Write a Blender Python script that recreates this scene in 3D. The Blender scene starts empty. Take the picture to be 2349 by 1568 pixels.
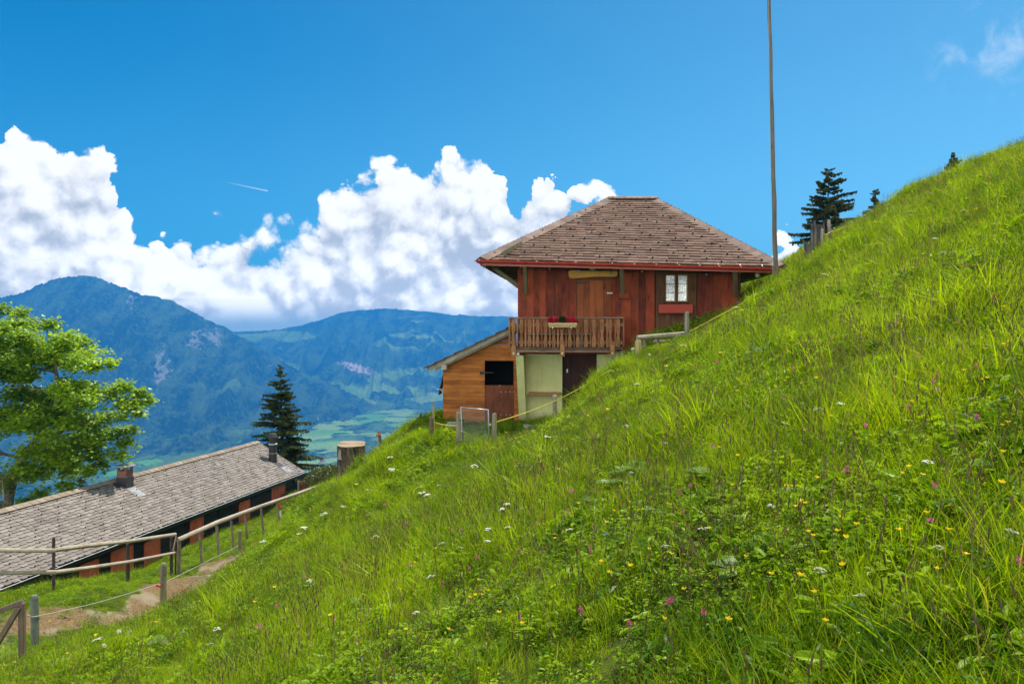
import bpy, math, random
import numpy as np
from mathutils import Vector, Matrix, Euler

# ------------------------------------------------------------------ camera, sky, sun, exposure
SC = bpy.context.scene
COL = SC.collection
PITCH = math.radians(-0.98)
F = 1827.0                      # focal length in units of a 2349 px wide frame
cam_d = bpy.data.cameras.new("camera"); cam = bpy.data.objects.new("camera", cam_d); COL.objects.link(cam)
cam_d.sensor_width = 36.0; cam_d.lens = 36.0 * F / 2349.0
cam_d.clip_start = 0.1; cam_d.clip_end = 60000.0
cam.location = (0, 0, 0); cam.rotation_euler = (math.radians(90) + PITCH, 0, 0)
SC.camera = cam
SC.view_settings.view_transform = 'Standard'
SC.view_settings.look = 'None'
SC.view_settings.exposure = 0.5
SC.view_settings.gamma = 1.0
SC.view_settings.use_curve_mapping = False
SC.cycles.use_denoising = True
SC.cycles.max_bounces = 6
SC.cycles.diffuse_bounces = 3
SC.cycles.transmission_bounces = 4
SC.cycles.transparent_max_bounces = 8
SC.cycles.volume_bounces = 0
SC.cycles.sample_clamp_indirect = 8.0
SC.cycles.use_adaptive_sampling = True
SC.cycles.adaptive_threshold = 0.02

SUN = Vector((0.33, 0.37, 1.05)).normalized()
sun_d = bpy.data.lights.new("sun", 'SUN'); sun = bpy.data.objects.new("sun", sun_d); COL.objects.link(sun)
sun_d.energy = 4.8; sun_d.angle = math.radians(0.5); sun_d.color = (1.0, 0.95, 0.86)
sun.rotation_euler = (-SUN).to_track_quat('-Z', 'Y').to_euler()
sun.location = SUN * 200

world = bpy.data.worlds.new("World"); SC.world = world; world.use_nodes = True


class NT:
    """small helper to write node trees as expressions"""
    def __init__(s, tree):
        s.t = tree; s.n = tree.nodes; s.l = tree.links

    def put(s, sock, v):
        if isinstance(v, bpy.types.NodeSocket): s.l.new(v, sock)
        elif v is not None: sock.default_value = v

    def node(s, typ, ins=None, **kw):
        nd = s.n.new(typ)
        for k, v in kw.items(): setattr(nd, k, v)
        for k, v in (ins or {}).items(): s.put(nd.inputs[k], v)
        return nd

    def m(s, op, a, b=None, c=None, clamp=False):
        nd = s.n.new('ShaderNodeMath'); nd.operation = op; nd.use_clamp = clamp
        s.put(nd.inputs[0], a); s.put(nd.inputs[1], b); s.put(nd.inputs[2], c)
        return nd.outputs[0]

    def vm(s, op, a, b=None, sc=None):
        nd = s.n.new('ShaderNodeVectorMath'); nd.operation = op
        s.put(nd.inputs[0], a); s.put(nd.inputs[1], b)
        if sc is not None: s.put(nd.inputs['Scale'], sc)
        return nd.outputs['Value'] if op in ('LENGTH', 'DOT_PRODUCT') else nd.outputs['Vector']

    def step(s, x, lo, hi, a=0.0, b=1.0, smooth=True):
        nd = s.n.new('ShaderNodeMapRange'); nd.interpolation_type = 'SMOOTHSTEP' if smooth else 'LINEAR'
        s.put(nd.inputs[0], x); s.put(nd.inputs[1], lo); s.put(nd.inputs[2], hi); s.put(nd.inputs[3], a); s.put(nd.inputs[4], b)
        return nd.outputs[0]

    def mix(s, f, a, b, blend='MIX'):
        nd = s.n.new('ShaderNodeMix'); nd.data_type = 'RGBA'; nd.blend_type = blend
        c = lambda v: (*v, 1.0) if isinstance(v, tuple) and len(v) == 3 else v
        s.put(nd.inputs[0], f); s.put(nd.inputs[6], c(a)); s.put(nd.inputs[7], c(b))
        return nd.outputs[2]

    def noise(s, vec, scale, detail=4.0, rough=0.55, dist=0.0, out='Fac', typ=None):
        nd = s.n.new('ShaderNodeTexNoise')
        if typ: nd.noise_type = typ
        s.put(nd.inputs['Vector'], vec); s.put(nd.inputs['Scale'], scale); s.put(nd.inputs['Detail'], detail)
        s.put(nd.inputs['Roughness'], rough); s.put(nd.inputs['Distortion'], dist)
        return nd.outputs[out]

    def voro(s, vec, scale, detail=0.0, rough=0.5, feature='F1', out='Distance', smooth=None):
        nd = s.n.new('ShaderNodeTexVoronoi'); nd.feature = feature
        s.put(nd.inputs['Vector'], vec); s.put(nd.inputs['Scale'], scale)
        if 'Detail' in nd.inputs: s.put(nd.inputs['Detail'], detail); s.put(nd.inputs['Roughness'], rough)
        if smooth is not None: s.put(nd.inputs['Smoothness'], smooth)
        return nd.outputs[out]

    def curve(s, x, pts):
        nd = s.n.new('ShaderNodeFloatCurve'); c = nd.mapping.curves[0]
        while len(c.points) > 2: c.points.remove(c.points[1])
        c.points[0].location = pts[0]; c.points[1].location = pts[-1]
        for p in pts[1:-1]: c.points.new(*p)
        for p in c.points: p.handle_type = 'AUTO_CLAMPED'
        nd.mapping.use_clip = False; nd.mapping.update()
        s.put(nd.inputs['Value'], x)
        return nd.outputs[0]


def azel(px, py):
    u = (px - 1174.5) / F; v = -(py - 752.7) / F
    return math.atan(u), math.atan(v / math.sqrt(1 + u * u))


CLOUD_DARK, CLOUD_LIT, AIR, HAZE_K = (3.6, 4.15, 4.9), (8.5, 8.6, 8.7), (0.2, 1.5, 3.7), 0.00017


def build_world():
    w = NT(world.node_tree); w.n.clear()
    out = w.node('ShaderNodeOutputWorld')
    bg = w.node('ShaderNodeBackground'); bg.inputs['Strength'].default_value = 0.08
    w.l.new(bg.outputs[0], out.inputs[0])
    sky = w.node('ShaderNodeTexSky', sky_type='NISHITA', sun_disc=False)
    sky.sun_elevation = math.asin(SUN.z); sky.sun_rotation = math.atan2(SUN.x, SUN.y)
    sky.altitude = 1200; sky.air_density = 1.0; sky.dust_density = 0.4; sky.ozone_density = 2.0
    d = w.vm('NORMALIZE', w.node('ShaderNodeTexCoord').outputs['Generated'])
    sep = w.node('ShaderNodeSeparateXYZ', {0: d})
    az = w.m('ARCTAN2', sep.outputs[0], sep.outputs[1])
    el = w.m('ARCSINE', sep.outputs[2])
    # clear-sky colour: Nishita, deepened the way a polarised clear mountain sky looks
    base = w.mix(1.0, sky.outputs[0], (0.46, 1.12, 1.22), 'MULTIPLY')
    lum = w.step(az, -0.65, 0.75, 0.0, 1.0)
    base = w.mix(1.0, base, w.mix(lum, (0.02, 0.67, 0.86), (1.25, 1.08, 1.00)), 'MULTIPLY')
    low = w.step(el, 0.0, 0.36, 1.0, 0.0)
    base = w.mix(w.m('MULTIPLY', low, 0.18), base, (3.4, 6.2, 8.8))
    # ---- clouds: a bank of cumulus with a given crest per azimuth
    crest = [(-300, 400), (-60, 330), (0, 322), (88, 318), (125, 372), (140, 415), (160, 378), (215, 398), (250, 432), (290, 488),
             (330, 545), (400, 550), (470, 566), (505, 536), (545, 530), (572, 545), (600, 552), (645, 548), (668, 512), (700, 492), (735, 486),
             (755, 452), (800, 452), (835, 440), (900, 428), (975, 420), (1040, 398), (1100, 392), (1135, 412), (1165, 455), (1195, 496),
             (1225, 484), (1290, 484), (1340, 500), (1430, 520), (1520, 540), (1650, 640), (1740, 618), (1800, 585), (1850, 605), (2000, 640), (2600, 660)]
    A0, A1, E1 = -0.80, 0.80, 0.40
    pts = []
    for p in crest:
        a, e = azel(*p); pts.append(((a - A0) / (A1 - A0), e / E1))
    pts = [(0.0, pts[0][1])] + pts + [(1.0, pts[-1][1])]
    dw = w.vm('ADD', d, w.vm('SCALE', w.vm('SUBTRACT', w.noise(d, 14.0, 4.0, 0.55, out='Color'), (0.5, 0.5, 0.5)), sc=0.030))

    def dens(vec):
        sp = w.node('ShaderNodeSeparateXYZ', {0: vec})
        a = w.m('ARCTAN2', sp.outputs[0], sp.outputs[1]); e = w.m('ARCSINE', sp.outputs[2])
        top = w.m('MULTIPLY', w.curve(w.step(a, A0, A1, smooth=False), pts), E1)
        top = w.m('ADD', top, w.step(w.m('ABSOLUTE', a), 1.25, 2.1, 0.0, 0.95))     # unseen cloud bank added behind the viewer to fill the shaded front
        h = w.m('SUBTRACT', top, e)                       # radians below the crest
        b1 = w.voro(vec, 17.0, 0.0, feature='SMOOTH_F1', smooth=0.35)
        b2 = w.voro(vec, 42.0, 0.0, feature='SMOOTH_F1', smooth=0.3)
        b3 = w.voro(vec, 95.0, 2.0, 0.6)
        n1 = w.noise(vec, 9.0, 8.0, 0.535)
        D = w.m('MULTIPLY', w.m('SUBTRACT', 0.42, b1), 0.46)
        D = w.m('ADD', D, w.m('MULTIPLY', w.m('SUBTRACT', 0.42, b2), 0.34))
        D = w.m('ADD', D, w.m('MULTIPLY', w.m('SUBTRACT', 0.50, b3), 0.09))
        D = w.m('ADD', D, w.m('MULTIPLY', w.m('SUBTRACT', n1, 0.5), 0.85))
        return D, h
    Dn, h = dens(dw)
    D = w.m('ADD', w.m('ADD', w.m('MINIMUM', w.m('MULTIPLY', h, 7.5), 0.75), 0.19), Dn)
    L = Vector((0.42, 0.0, 0.90)).normalized()
    D2, _ = dens(w.vm('ADD', dw, tuple(L * 0.014)))
    D3, _ = dens(w.vm('ADD', dw, tuple(L * 0.050)))
    soft = w.step(w.noise(d, 6.0, 2.0), 0.42, 0.62, 0.02, 0.20)
    alpha = w.m('MULTIPLY', w.step(D, 0.0, soft), w.step(el, -0.06, -0.03))
    big = w.noise(w.vm('MULTIPLY', d, (1.0, 1.0, 1.6)), 6.0, 5.0, 0.55, 0.3)
    thick = w.step(h, 0.03, 0.17, 0.0, 1.0)
    lit = w.m('ADD', w.m('MULTIPLY', w.m('SUBTRACT', Dn, D2), 1.5), w.m('ADD', w.m('MULTIPLY', w.m('SUBTRACT', Dn, D3), 1.0), 0.66))
    lit = w.m('SUBTRACT', lit, w.m('MULTIPLY', thick, w.step(big, 0.34, 0.60, 0.02, 0.58)))
    lit = w.m('ADD', lit, w.step(h, 0.0, 0.06, 0.18, 0.0))
    lit = w.step(lit, -0.05, 1.0, 0.0, 1.0)
    cl = w.mix(lit, CLOUD_DARK, CLOUD_LIT)
    base_fog = w.step(el, 0.002, 0.034, 0.95, 0.0)
    cl = w.mix(base_fog, cl, (1.7, 3.2, 4.8))
    back_fill = w.step(w.m('ABSOLUTE', az), 1.2, 1.9, 1.0, 1.9)        # extra brightness given to the unseen rear clouds as fill for the facade
    cl = w.mix(1.0, cl, w.node('ShaderNodeCombineXYZ', {0: back_fill, 1: back_fill, 2: back_fill}).outputs[0], 'MULTIPLY')
    # cloud colour raised and haze tint subtracted, so the valley air ahead cancels out
    tau = w.m('MULTIPLY', w.m('MINIMUM', w.m('DIVIDE', 470.0, w.m('MAXIMUM', el, 0.005)), 12900.0), HAZE_K)
    ins = w.m('SUBTRACT', 1.0, w.m('EXPONENT', w.m('MULTIPLY', tau, -1.0)))
    air = w.mix(1.0, AIR, w.node('ShaderNodeCombineXYZ', {0: ins, 1: ins, 2: ins}).outputs[0], 'MULTIPLY')
    ga = w.m('EXPONENT', tau)
    cl = w.vm('MULTIPLY', w.vm('MAXIMUM', w.vm('SUBTRACT', cl, air), (0.0, 0.0, 0.0)), w.node('ShaderNodeCombineXYZ', {0: ga, 1: ga, 2: ga}).outputs[0])
    # high thin cirrus at the upper right
    ca, ce = azel(2330, 105)
    blob = w.m('ADD', w.m('POWER', w.m('DIVIDE', w.m('SUBTRACT', az, ca), 0.11), 2.0), w.m('POWER', w.m('DIVIDE', w.m('SUBTRACT', el, ce), 0.06), 2.0))
    ci = w.m('MULTIPLY', w.step(blob, 0.0, 1.2, 1.0, 0.0), w.step(w.noise(w.vm('MULTIPLY', d, (1.0, 1.0, 1.0)), 26.0, 7.0, 0.62, 0.35), 0.46, 0.80))
    colr = w.mix(w.m('MULTIPLY', ci, 0.5), base, (8.6, 9.2, 9.9))
    # short contrail
    a0, e0 = azel(512, 417); a1, e1 = azel(616, 439)
    t = w.step(az, a0, a1, smooth=False)
    dist = w.m('ABSOLUTE', w.m('SUBTRACT', el, w.m('ADD', e0, w.m('MULTIPLY', t, e1 - e0))))
    tr = w.m('MULTIPLY', w.step(dist, 0.0003, 0.0010, 1.0, 0.0), w.m('MULTIPLY', t, w.m('LESS_THAN', az, a1)))
    colr = w.mix(w.m('MULTIPLY', tr, 0.7), colr, (9.0, 9.5, 10.0))
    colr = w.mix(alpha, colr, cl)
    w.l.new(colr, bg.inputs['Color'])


build_world()
world.cycles.sampling_method = 'MANUAL'; world.cycles.sample_map_resolution = 512

# ------------------------------------------------------------------ helpers
R = random.Random(7)
RNG = np.random.default_rng(11)


def ray(px, py):
    u = (px - 1174.5) / F; v = -(py - 784.0) / F
    c, s = math.cos(PITCH), math.sin(PITCH)
    return Vector((u, c - v * s, s + v * c))


def P(px, py, depth):
    d = ray(px, py); return d * (depth / d.y)


class MB:
    def __init__(s): s.v = []; s.f = []

    def add(s, vs, fs):
        o = len(s.v); s.v.extend([tuple(q) for q in vs]); s.f.extend([tuple(i + o for i in f) for f in fs]); return s

    def frame(s, o, ax, ay, az):
        vs = [o + ax * i + ay * j + az * k for k in (-.5, .5) for j in (-.5, .5) for i in (-.5, .5)]
        return s.add(vs, [(0, 2, 3, 1), (4, 5, 7, 6), (0, 1, 5, 4), (2, 6, 7, 3), (0, 4, 6, 2), (1, 3, 7, 5)])

    def box(s, c, sz, rz=0.0):
        Rm = Matrix.Rotation(rz, 3, 'Z')
        return s.frame(Vector(c), Rm @ Vector((sz[0], 0, 0)), Rm @ Vector((0, sz[1], 0)), Vector((0, 0, sz[2])))

    def bx(s, x0, x1, y0, y1, z0, z1):
        return s.box(((x0 + x1) / 2, (y0 + y1) / 2, (z0 + z1) / 2), (abs(x1 - x0), abs(y1 - y0), abs(z1 - z0)))

    def beam(s, p, q, w, h, up=(0, 0, 1)):
        p = Vector(p); q = Vector(q); d = q - p; n = d.normalized(); u = Vector(up)
        if abs(n.dot(u)) > 0.98: u = Vector((0, 1, 0))
        side = n.cross(u).normalized(); u2 = side.cross(n)
        return s.frame((p + q) / 2, side * w, d, u2 * h)

    def tube(s, pts, rad, seg=8, cap=True, rough=0.0, rnd=None):
        pts = [Vector(p) for p in pts]; n = len(pts)
        if not isinstance(rad, (list, tuple)): rad = [rad] * n
        rnd = rnd or R; o = len(s.v); prev = None
        for i, p in enumerate(pts):
            t = (pts[min(i + 1, n - 1)] - pts[max(i - 1, 0)]).normalized()
            if prev is None:
                a = Vector((0, 0, 1)) if abs(t.z) < 0.9 else Vector((1, 0, 0)); prev = t.cross(a).normalized()
            x = (prev - t * prev.dot(t)).normalized(); prev = x; y = t.cross(x)
            for k in range(seg):
                a = 2 * math.pi * k / seg; r = rad[i] * (1 + rough * (rnd.random() - .5))
                s.v.append(tuple(p + x * math.cos(a) * r + y * math.sin(a) * r))
        for i in range(n - 1):
            for k in range(seg):
                k2 = (k + 1) % seg
                s.f.append((o + i * seg + k, o + i * seg + k2, o + (i + 1) * seg + k2, o + (i + 1) * seg + k))
        if cap:
            s.f.append(tuple(o + k for k in reversed(range(seg)))); s.f.append(tuple(o + (n - 1) * seg + k for k in range(seg)))
        return s

    def prism(s, poly, off):
        poly = [Vector(p) for p in poly]; off = Vector(off); n = len(poly)
        vs = poly + [p + off for p in poly]
        fs = [tuple(range(n)), tuple(reversed(range(n, 2 * n)))] + [(i, i + n, (i + 1) % n + n, (i + 1) % n) for i in range(n)]
        return s.add(vs, fs)

    def sphere(s, c, r, seg=10, rings=6, sq=(1, 1, 1)):
        c = Vector(c); o = len(s.v)
        s.v.append(tuple(c + Vector((0, 0, r * sq[2]))))
        for i in range(1, rings):
            th = math.pi * i / rings
            for k in range(seg):
                a = 2 * math.pi * k / seg
                s.v.append(tuple(c + Vector((r * sq[0] * math.sin(th) * math.cos(a), r * sq[1] * math.sin(th) * math.sin(a), r * sq[2] * math.cos(th)))))
        s.v.append(tuple(c - Vector((0, 0, r * sq[2])))); last = len(s.v) - 1
        for k in range(seg): s.f.append((o, o + 1 + k, o + 1 + (k + 1) % seg))
        for i in range(rings - 2):
            for k in range(seg):
                a = o + 1 + i * seg; s.f.append((a + k, a + seg + k, a + seg + (k + 1) % seg, a + (k + 1) % seg))
        a = o + 1 + (rings - 2) * seg
        for k in range(seg): s.f.append((a + (k + 1) % seg, a + k, last))
        return s

    def build(s, name, mat, parent=None, smooth=False, bevel=0.0, local=False, fix=True):
        me = bpy.data.meshes.new(name); me.from_pydata(s.v, [], s.f)
        if fix:
            import bmesh
            bm = bmesh.new(); bm.from_mesh(me); bmesh.ops.recalc_face_normals(bm, faces=bm.faces); bm.to_mesh(me); bm.free()
        me.materials.append(mat)
        if smooth: me.polygons.foreach_set('use_smooth', [True] * len(me.polygons))
        o = bpy.data.objects.new(name, me); COL.objects.link(o)
        if parent is not None: o.parent = parent
        if bevel:
            b = o.modifiers.new('edge', 'BEVEL'); b.width = bevel; b.segments = 1; b.limit_method = 'ANGLE'
        return o


def tag(o, label=None, cat=None, group=None, kind=None):
    if label: o['label'] = label
    if cat: o['category'] = cat
    if group: o['group'] = group
    if kind: o['kind'] = kind
    return o


def thing(name, label, cat, loc=(0, 0, 0), rz=0.0, group=None):
    o = bpy.data.objects.new(name, None); o.empty_display_size = 0.2; COL.objects.link(o)
    o.location = loc; o.rotation_euler = (0, 0, rz)
    return tag(o, label, cat, group)


def copy_tree(o, loc=None, rz=None, label=None, scale=None, parent=None):
    c = o.copy(); COL.objects.link(c)
    if parent is not None: c.parent = parent
    if loc is not None: c.location = loc
    if rz is not None: c.rotation_euler = (0, 0, rz)
    if scale is not None: c.scale = (scale,) * 3 if not isinstance(scale, tuple) else scale
    if label: c['label'] = label
    for ch in list(o.children): copy_tree(ch, parent=c)
    return c


def mesh_np(name, V, faces4, mat, smooth=True):
    me = bpy.data.meshes.new(name)
    n = len(V); m = len(faces4); k = faces4.shape[1]
    me.vertices.add(n); me.vertices.foreach_set('co', np.asarray(V, np.float32).ravel())
    me.loops.add(m * k); me.loops.foreach_set('vertex_index', faces4.astype(np.int32).ravel())
    me.polygons.add(m); me.polygons.foreach_set('loop_start', np.arange(0, m * k, k, dtype=np.int32))
    me.polygons.foreach_set('loop_total', np.full(m, k, np.int32))
    if smooth: me.polygons.foreach_set('use_smooth', np.ones(m, bool))
    me.update(calc_edges=True); me.validate()
    me.materials.append(mat)
    o = bpy.data.objects.new(name, me); COL.objects.link(o)
    return o


def grid_faces(nr, nc):
    i = np.arange(nr - 1)[:, None] * nc + np.arange(nc - 1)[None, :]
    return np.stack([i, i + 1, i + nc + 1, i + nc], -1).reshape(-1, 4)


def vnoise(x, y, seed=0):
    x = np.asarray(x, float); y = np.asarray(y, float)
    xi = np.floor(x).astype(np.int64); yi = np.floor(y).astype(np.int64); fx = x - xi; fy = y - yi
    fx = fx * fx * (3 - 2 * fx); fy = fy * fy * (3 - 2 * fy)

    def h(a, b):
        n = (a * 374761393 + b * 668265263 + seed * 2147483647) & 0xFFFFFFFF
        n = ((n ^ (n >> 13)) * 1274126177) & 0xFFFFFFFF
        return ((n ^ (n >> 16)) & 0xFFFF) / 65535.0
    return (h(xi, yi) * (1 - fx) + h(xi + 1, yi) * fx) * (1 - fy) + (h(xi, yi + 1) * (1 - fx) + h(xi + 1, yi + 1) * fx) * fy


def fbm(x, y, o=5, seed=0, ridged=False, rough=0.5):
    s = 0; a = 1.0; t = 0
    for k in range(o):
        n = vnoise(x * 2 ** k + 17.3 * k, y * 2 ** k - 9.1 * k, seed + k)
        if ridged: n = 1 - np.abs(2 * n - 1)
        s = s + a * n; t += a; a *= rough
    return s / t


# ------------------------------------------------------------------ materials
MATS = {}


def newmat(name):
    m = bpy.data.materials.new(name); m.use_nodes = True; m.node_tree.nodes.clear(); MATS[name] = m
    return m, NT(m.node_tree)


def finish(w, color, rough=0.7, bump=None, bstr=0.3, bdist=0.02, spec=0.3, metal=0.0):
    b = w.node('ShaderNodeBsdfPrincipled'); w.put(b.inputs['Base Color'], (*color, 1) if isinstance(color, tuple) and len(color) == 3 else color)
    w.put(b.inputs['Roughness'], rough); b.inputs['Specular IOR Level'].default_value = spec; b.inputs['Metallic'].default_value = metal
    if bump is not None:
        bn = w.node('ShaderNodeBump'); bn.inputs['Strength'].default_value = bstr; bn.inputs['Distance'].default_value = bdist
        w.l.new(bump, bn.inputs['Height']); w.l.new(bn.outputs[0], b.inputs['Normal'])
    o = w.node('ShaderNodeOutputMaterial'); w.l.new(b.outputs[0], o.inputs[0])
    return b


def wood(name, c1, c2, axis=2, fine=38.0, rough=0.7, knots=0.5, isl=0.5, stretch=0.05, weather=None, spec=0.25):
    """boards with grain along one object axis; each board its own tone"""
    m, w = newmat(name)
    co = w.node('ShaderNodeTexCoord').outputs['Object']
    rnd = w.node('ShaderNodeNewGeometry').outputs['Random Per Island']
    sc = [1.0, 1.0, 1.0]; sc[axis] = stretch
    off = w.vm('SCALE', (13.1, 7.7, 5.3), sc=w.m('MULTIPLY', rnd, 10.0))
    v = w.vm('MULTIPLY', w.vm('ADD', co, off), tuple(sc))
    g = w.noise(v, fine, 5.0, 0.6, 0.6)
    big = w.noise(w.vm('ADD', co, off), 1.6, 4.0, 0.6)
    kn = w.step(w.voro(w.vm('MULTIPLY', w.vm('ADD', co, off), tuple(0.35 if i == axis else 1.3 for i in range(3))), 3.2), 0.03, 0.16, 1.0, 0.0)
    f = w.m('ADD', w.m('MULTIPLY', w.m('SUBTRACT', g, 0.5), 1.1), w.m('MULTIPLY', w.m('SUBTRACT', rnd, 0.5), isl))
    f = w.m('ADD', f, w.m('MULTIPLY', w.m('SUBTRACT', big, 0.5), 1.1))
    c = w.mix(w.step(f, -0.5, 0.5), c1, c2)
    c = w.mix(w.m('MULTIPLY', kn, knots), c, tuple(x * 0.25 for x in c1))
    if weather:
        wn = w.step(w.noise(co, 2.3, 6.0, 0.65), 0.48, 0.70)
        c = w.mix(w.m('MULTIPLY', wn, 0.6), c, weather)
    finish(w, c, rough, g, 0.35, 0.01, spec=spec)
    return m


def plain(name, c, rough=0.6, var=0.25, scale=6.0, spec=0.3, metal=0.0, bump=0.15, c2=None):
    m, w = newmat(name)
    co = w.node('ShaderNodeTexCoord').outputs['Object']
    n = w.noise(co, scale, 6.0, 0.62)
    cc = w.mix(w.step(n, 0.3, 0.7), tuple(x * (1 - var) for x in c), c2 or tuple(min(1, x * (1 + var)) for x in c))
    finish(w, cc, rough, w.noise(co, scale * 9, 4.0), bump, 0.01, spec, metal)
    return m


def shingles(name, c1, c2, moss=None, moss_amt=0.4, rough=0.8):
    m, w = newmat(name)
    co = w.node('ShaderNodeTexCoord').outputs['Object']
    rnd = w.node('ShaderNodeNewGeometry').outputs['Random Per Island']
    n = w.noise(co, 3.0, 6.0, 0.65); n2 = w.noise(co, 28.0, 4.0, 0.6)
    f = w.m('ADD', w.m('MULTIPLY', w.m('SUBTRACT', rnd, 0.5), 0.55), w.m('ADD', w.m('MULTIPLY', w.m('SUBTRACT', n, 0.5), 1.1), w.m('MULTIPLY', w.m('SUBTRACT', n2, 0.5), 0.7)))
    c = w.mix(w.step(f, -0.55, 0.55), c1, c2)
    if moss:
        c = w.mix(w.m('MULTIPLY', w.step(w.noise(co, 1.3, 7.0, 0.7), 0.56, 0.70), moss_amt), c, moss)
    finish(w, c, rough, n2, 0.3, 0.01, spec=0.2)
    return m


def leafmat(name, c1, c2, c3=None, trans=0.45, nscale=0.5, inst=False, gloss=0.08, tcol=1.35, lo=-0.45, hi=0.45):
    """thin leaves: diffuse on both sides, light coming through, faint sheen"""
    m, w = newmat(name)
    pos = w.node('ShaderNodeNewGeometry').outputs['Position']
    rnd = w.node('ShaderNodeObjectInfo').outputs['Random'] if inst else w.node('ShaderNodeNewGeometry').outputs['Random Per Island']
    n = w.m('ADD', w.m('MULTIPLY', w.noise(pos, nscale, 4.0, 0.6), 0.55), w.m('MULTIPLY', w.noise(pos, nscale * 0.27, 3.0, 0.6), 0.45))
    f = w.m('ADD', w.m('MULTIPLY', w.m('SUBTRACT', rnd, 0.5), 0.7), w.m('MULTIPLY', w.m('SUBTRACT', n, 0.5), 2.2))
    c = w.mix(w.step(f, lo, hi), c1, c2)
    if c3:
        isl = w.node('ShaderNodeNewGeometry').outputs['Random Per Island']
        c = w.mix(w.m('MULTIPLY', w.m('GREATER_THAN', isl, 0.91), 0.8), c, c3)
    df = w.node('ShaderNodeBsdfDiffuse', {'Color': c})
    tl = w.node('ShaderNodeBsdfTranslucent', {'Color': w.mix(1.0, c, (tcol * 1.05, tcol, tcol * 0.5), 'MULTIPLY')})
    gl = w.node('ShaderNodeBsdfGlossy', {'Color': (0.8, 0.85, 0.8, 1), 'Roughness': 0.42})
    a = w.node('ShaderNodeMixShader', {0: trans, 1: df.outputs[0], 2: tl.outputs[0]})
    lw = w.node('ShaderNodeLayerWeight', {'Blend': 0.35})
    b = w.node('ShaderNodeMixShader', {0: w.m('MULTIPLY', w.m('ADD', lw.outputs['Facing'], 0.25), gloss), 1: a.outputs[0], 2: gl.outputs[0]})
    o = w.node('ShaderNodeOutputMaterial'); w.l.new(b.outputs[0], o.inputs[0])
    return m


wall_red = wood('red_boards', (0.085, 0.014, 0.006), (0.40, 0.070, 0.021), 2, knots=0.7, isl=0.5, weather=(0.115, 0.040, 0.022))
door_wood = wood('door_boards', (0.14, 0.030, 0.009), (0.40, 0.105, 0.030), 2, isl=0.45, knots=0.7)
frame_wood = wood('dark_oak', (0.055, 0.022, 0.008), (0.20, 0.085, 0.028), 2, isl=0.3)
shed_wood = wood('orange_boards', (0.21, 0.060, 0.009), (0.56, 0.185, 0.030), 0, isl=0.45, knots=0.5)
ply_wood = wood('stained_plywood', (0.075, 0.020, 0.007), (0.21, 0.060, 0.020), 2, fine=14, isl=0.2, knots=0.2, stretch=0.12)
dark_door = wood('dark_brown_door', (0.020, 0.007, 0.004), (0.060, 0.020, 0.010), 2, isl=0.4)
balc_wood = wood('balcony_wood', (0.095, 0.036, 0.013), (0.40, 0.18, 0.070), 2, isl=0.7, knots=0.4)
beam_wood = wood('balcony_beam', (0.10, 0.055, 0.032), (0.28, 0.165, 0.10), 0, isl=0.4)
grey_wood = wood('weathered_wood', (0.16, 0.125, 0.085), (0.42, 0.36, 0.27), 2, isl=0.4, fine=30, weather=(0.20, 0.19, 0.11))
green_wood = wood('lichened_strut', (0.085, 0.075, 0.042), (0.25, 0.21, 0.125), 2, isl=0.3)
rail_wood = wood('rail_pole', (0.22, 0.16, 0.10), (0.50, 0.42, 0.31), 0, isl=0.5, fine=16, stretch=0.1, weather=(0.36, 0.34, 0.31))
post_wood = wood('fence_post', (0.13, 0.10, 0.06), (0.36, 0.30, 0.19), 2, isl=0.4, fine=26, weather=(0.15, 0.16, 0.08))
brown_post = wood('brown_post', (0.075, 0.048, 0.032), (0.20, 0.135, 0.09), 2, isl=0.4, fine=22)
pole_wood = wood('pole_wood', (0.10, 0.08, 0.06), (0.24, 0.20, 0.16), 2, isl=0.2, fine=20, stretch=0.03)
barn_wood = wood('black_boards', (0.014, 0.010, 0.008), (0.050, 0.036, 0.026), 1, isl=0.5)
salmon = wood('salmon_paint', (0.56, 0.105, 0.050), (0.80, 0.185, 0.085), 2, isl=0.25, knots=0.1)
sign_wood = plain('sign_board', (0.66, 0.31, 0.05), 0.6, 0.10, 3.0)
panel_red = plain('red_panel', (0.42, 0.050, 0.026), 0.5, 0.08, 2.0)
gutter_red = plain('red_gutter', (0.44, 0.045, 0.026), 0.35, 0.2, 3.0, spec=0.5)
gutter_black = plain('black_gutter', (0.018, 0.018, 0.02), 0.4, 0.3, 4.0, spec=0.5)
steel = plain('galvanised_steel', (0.42, 0.44, 0.45), 0.4, 0.2, 12.0, spec=0.5, metal=0.7)
clip_metal = plain('pale_clip', (0.62, 0.62, 0.62), 0.35, 0.15, 9.0, spec=0.5)
iron = plain('dark_iron', (0.03, 0.028, 0.026), 0.5, 0.3, 8.0)
rusty = plain('rusty_iron', (0.075, 0.048, 0.040), 0.7, 0.4, 10.0)
flue_metal = plain('flue_sheet', (0.045, 0.039, 0.038), 0.5, 0.25, 5.0, spec=0.4)
lead = plain('lead_flashing', (0.27, 0.27, 0.27), 0.5, 0.25, 4.0)


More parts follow.
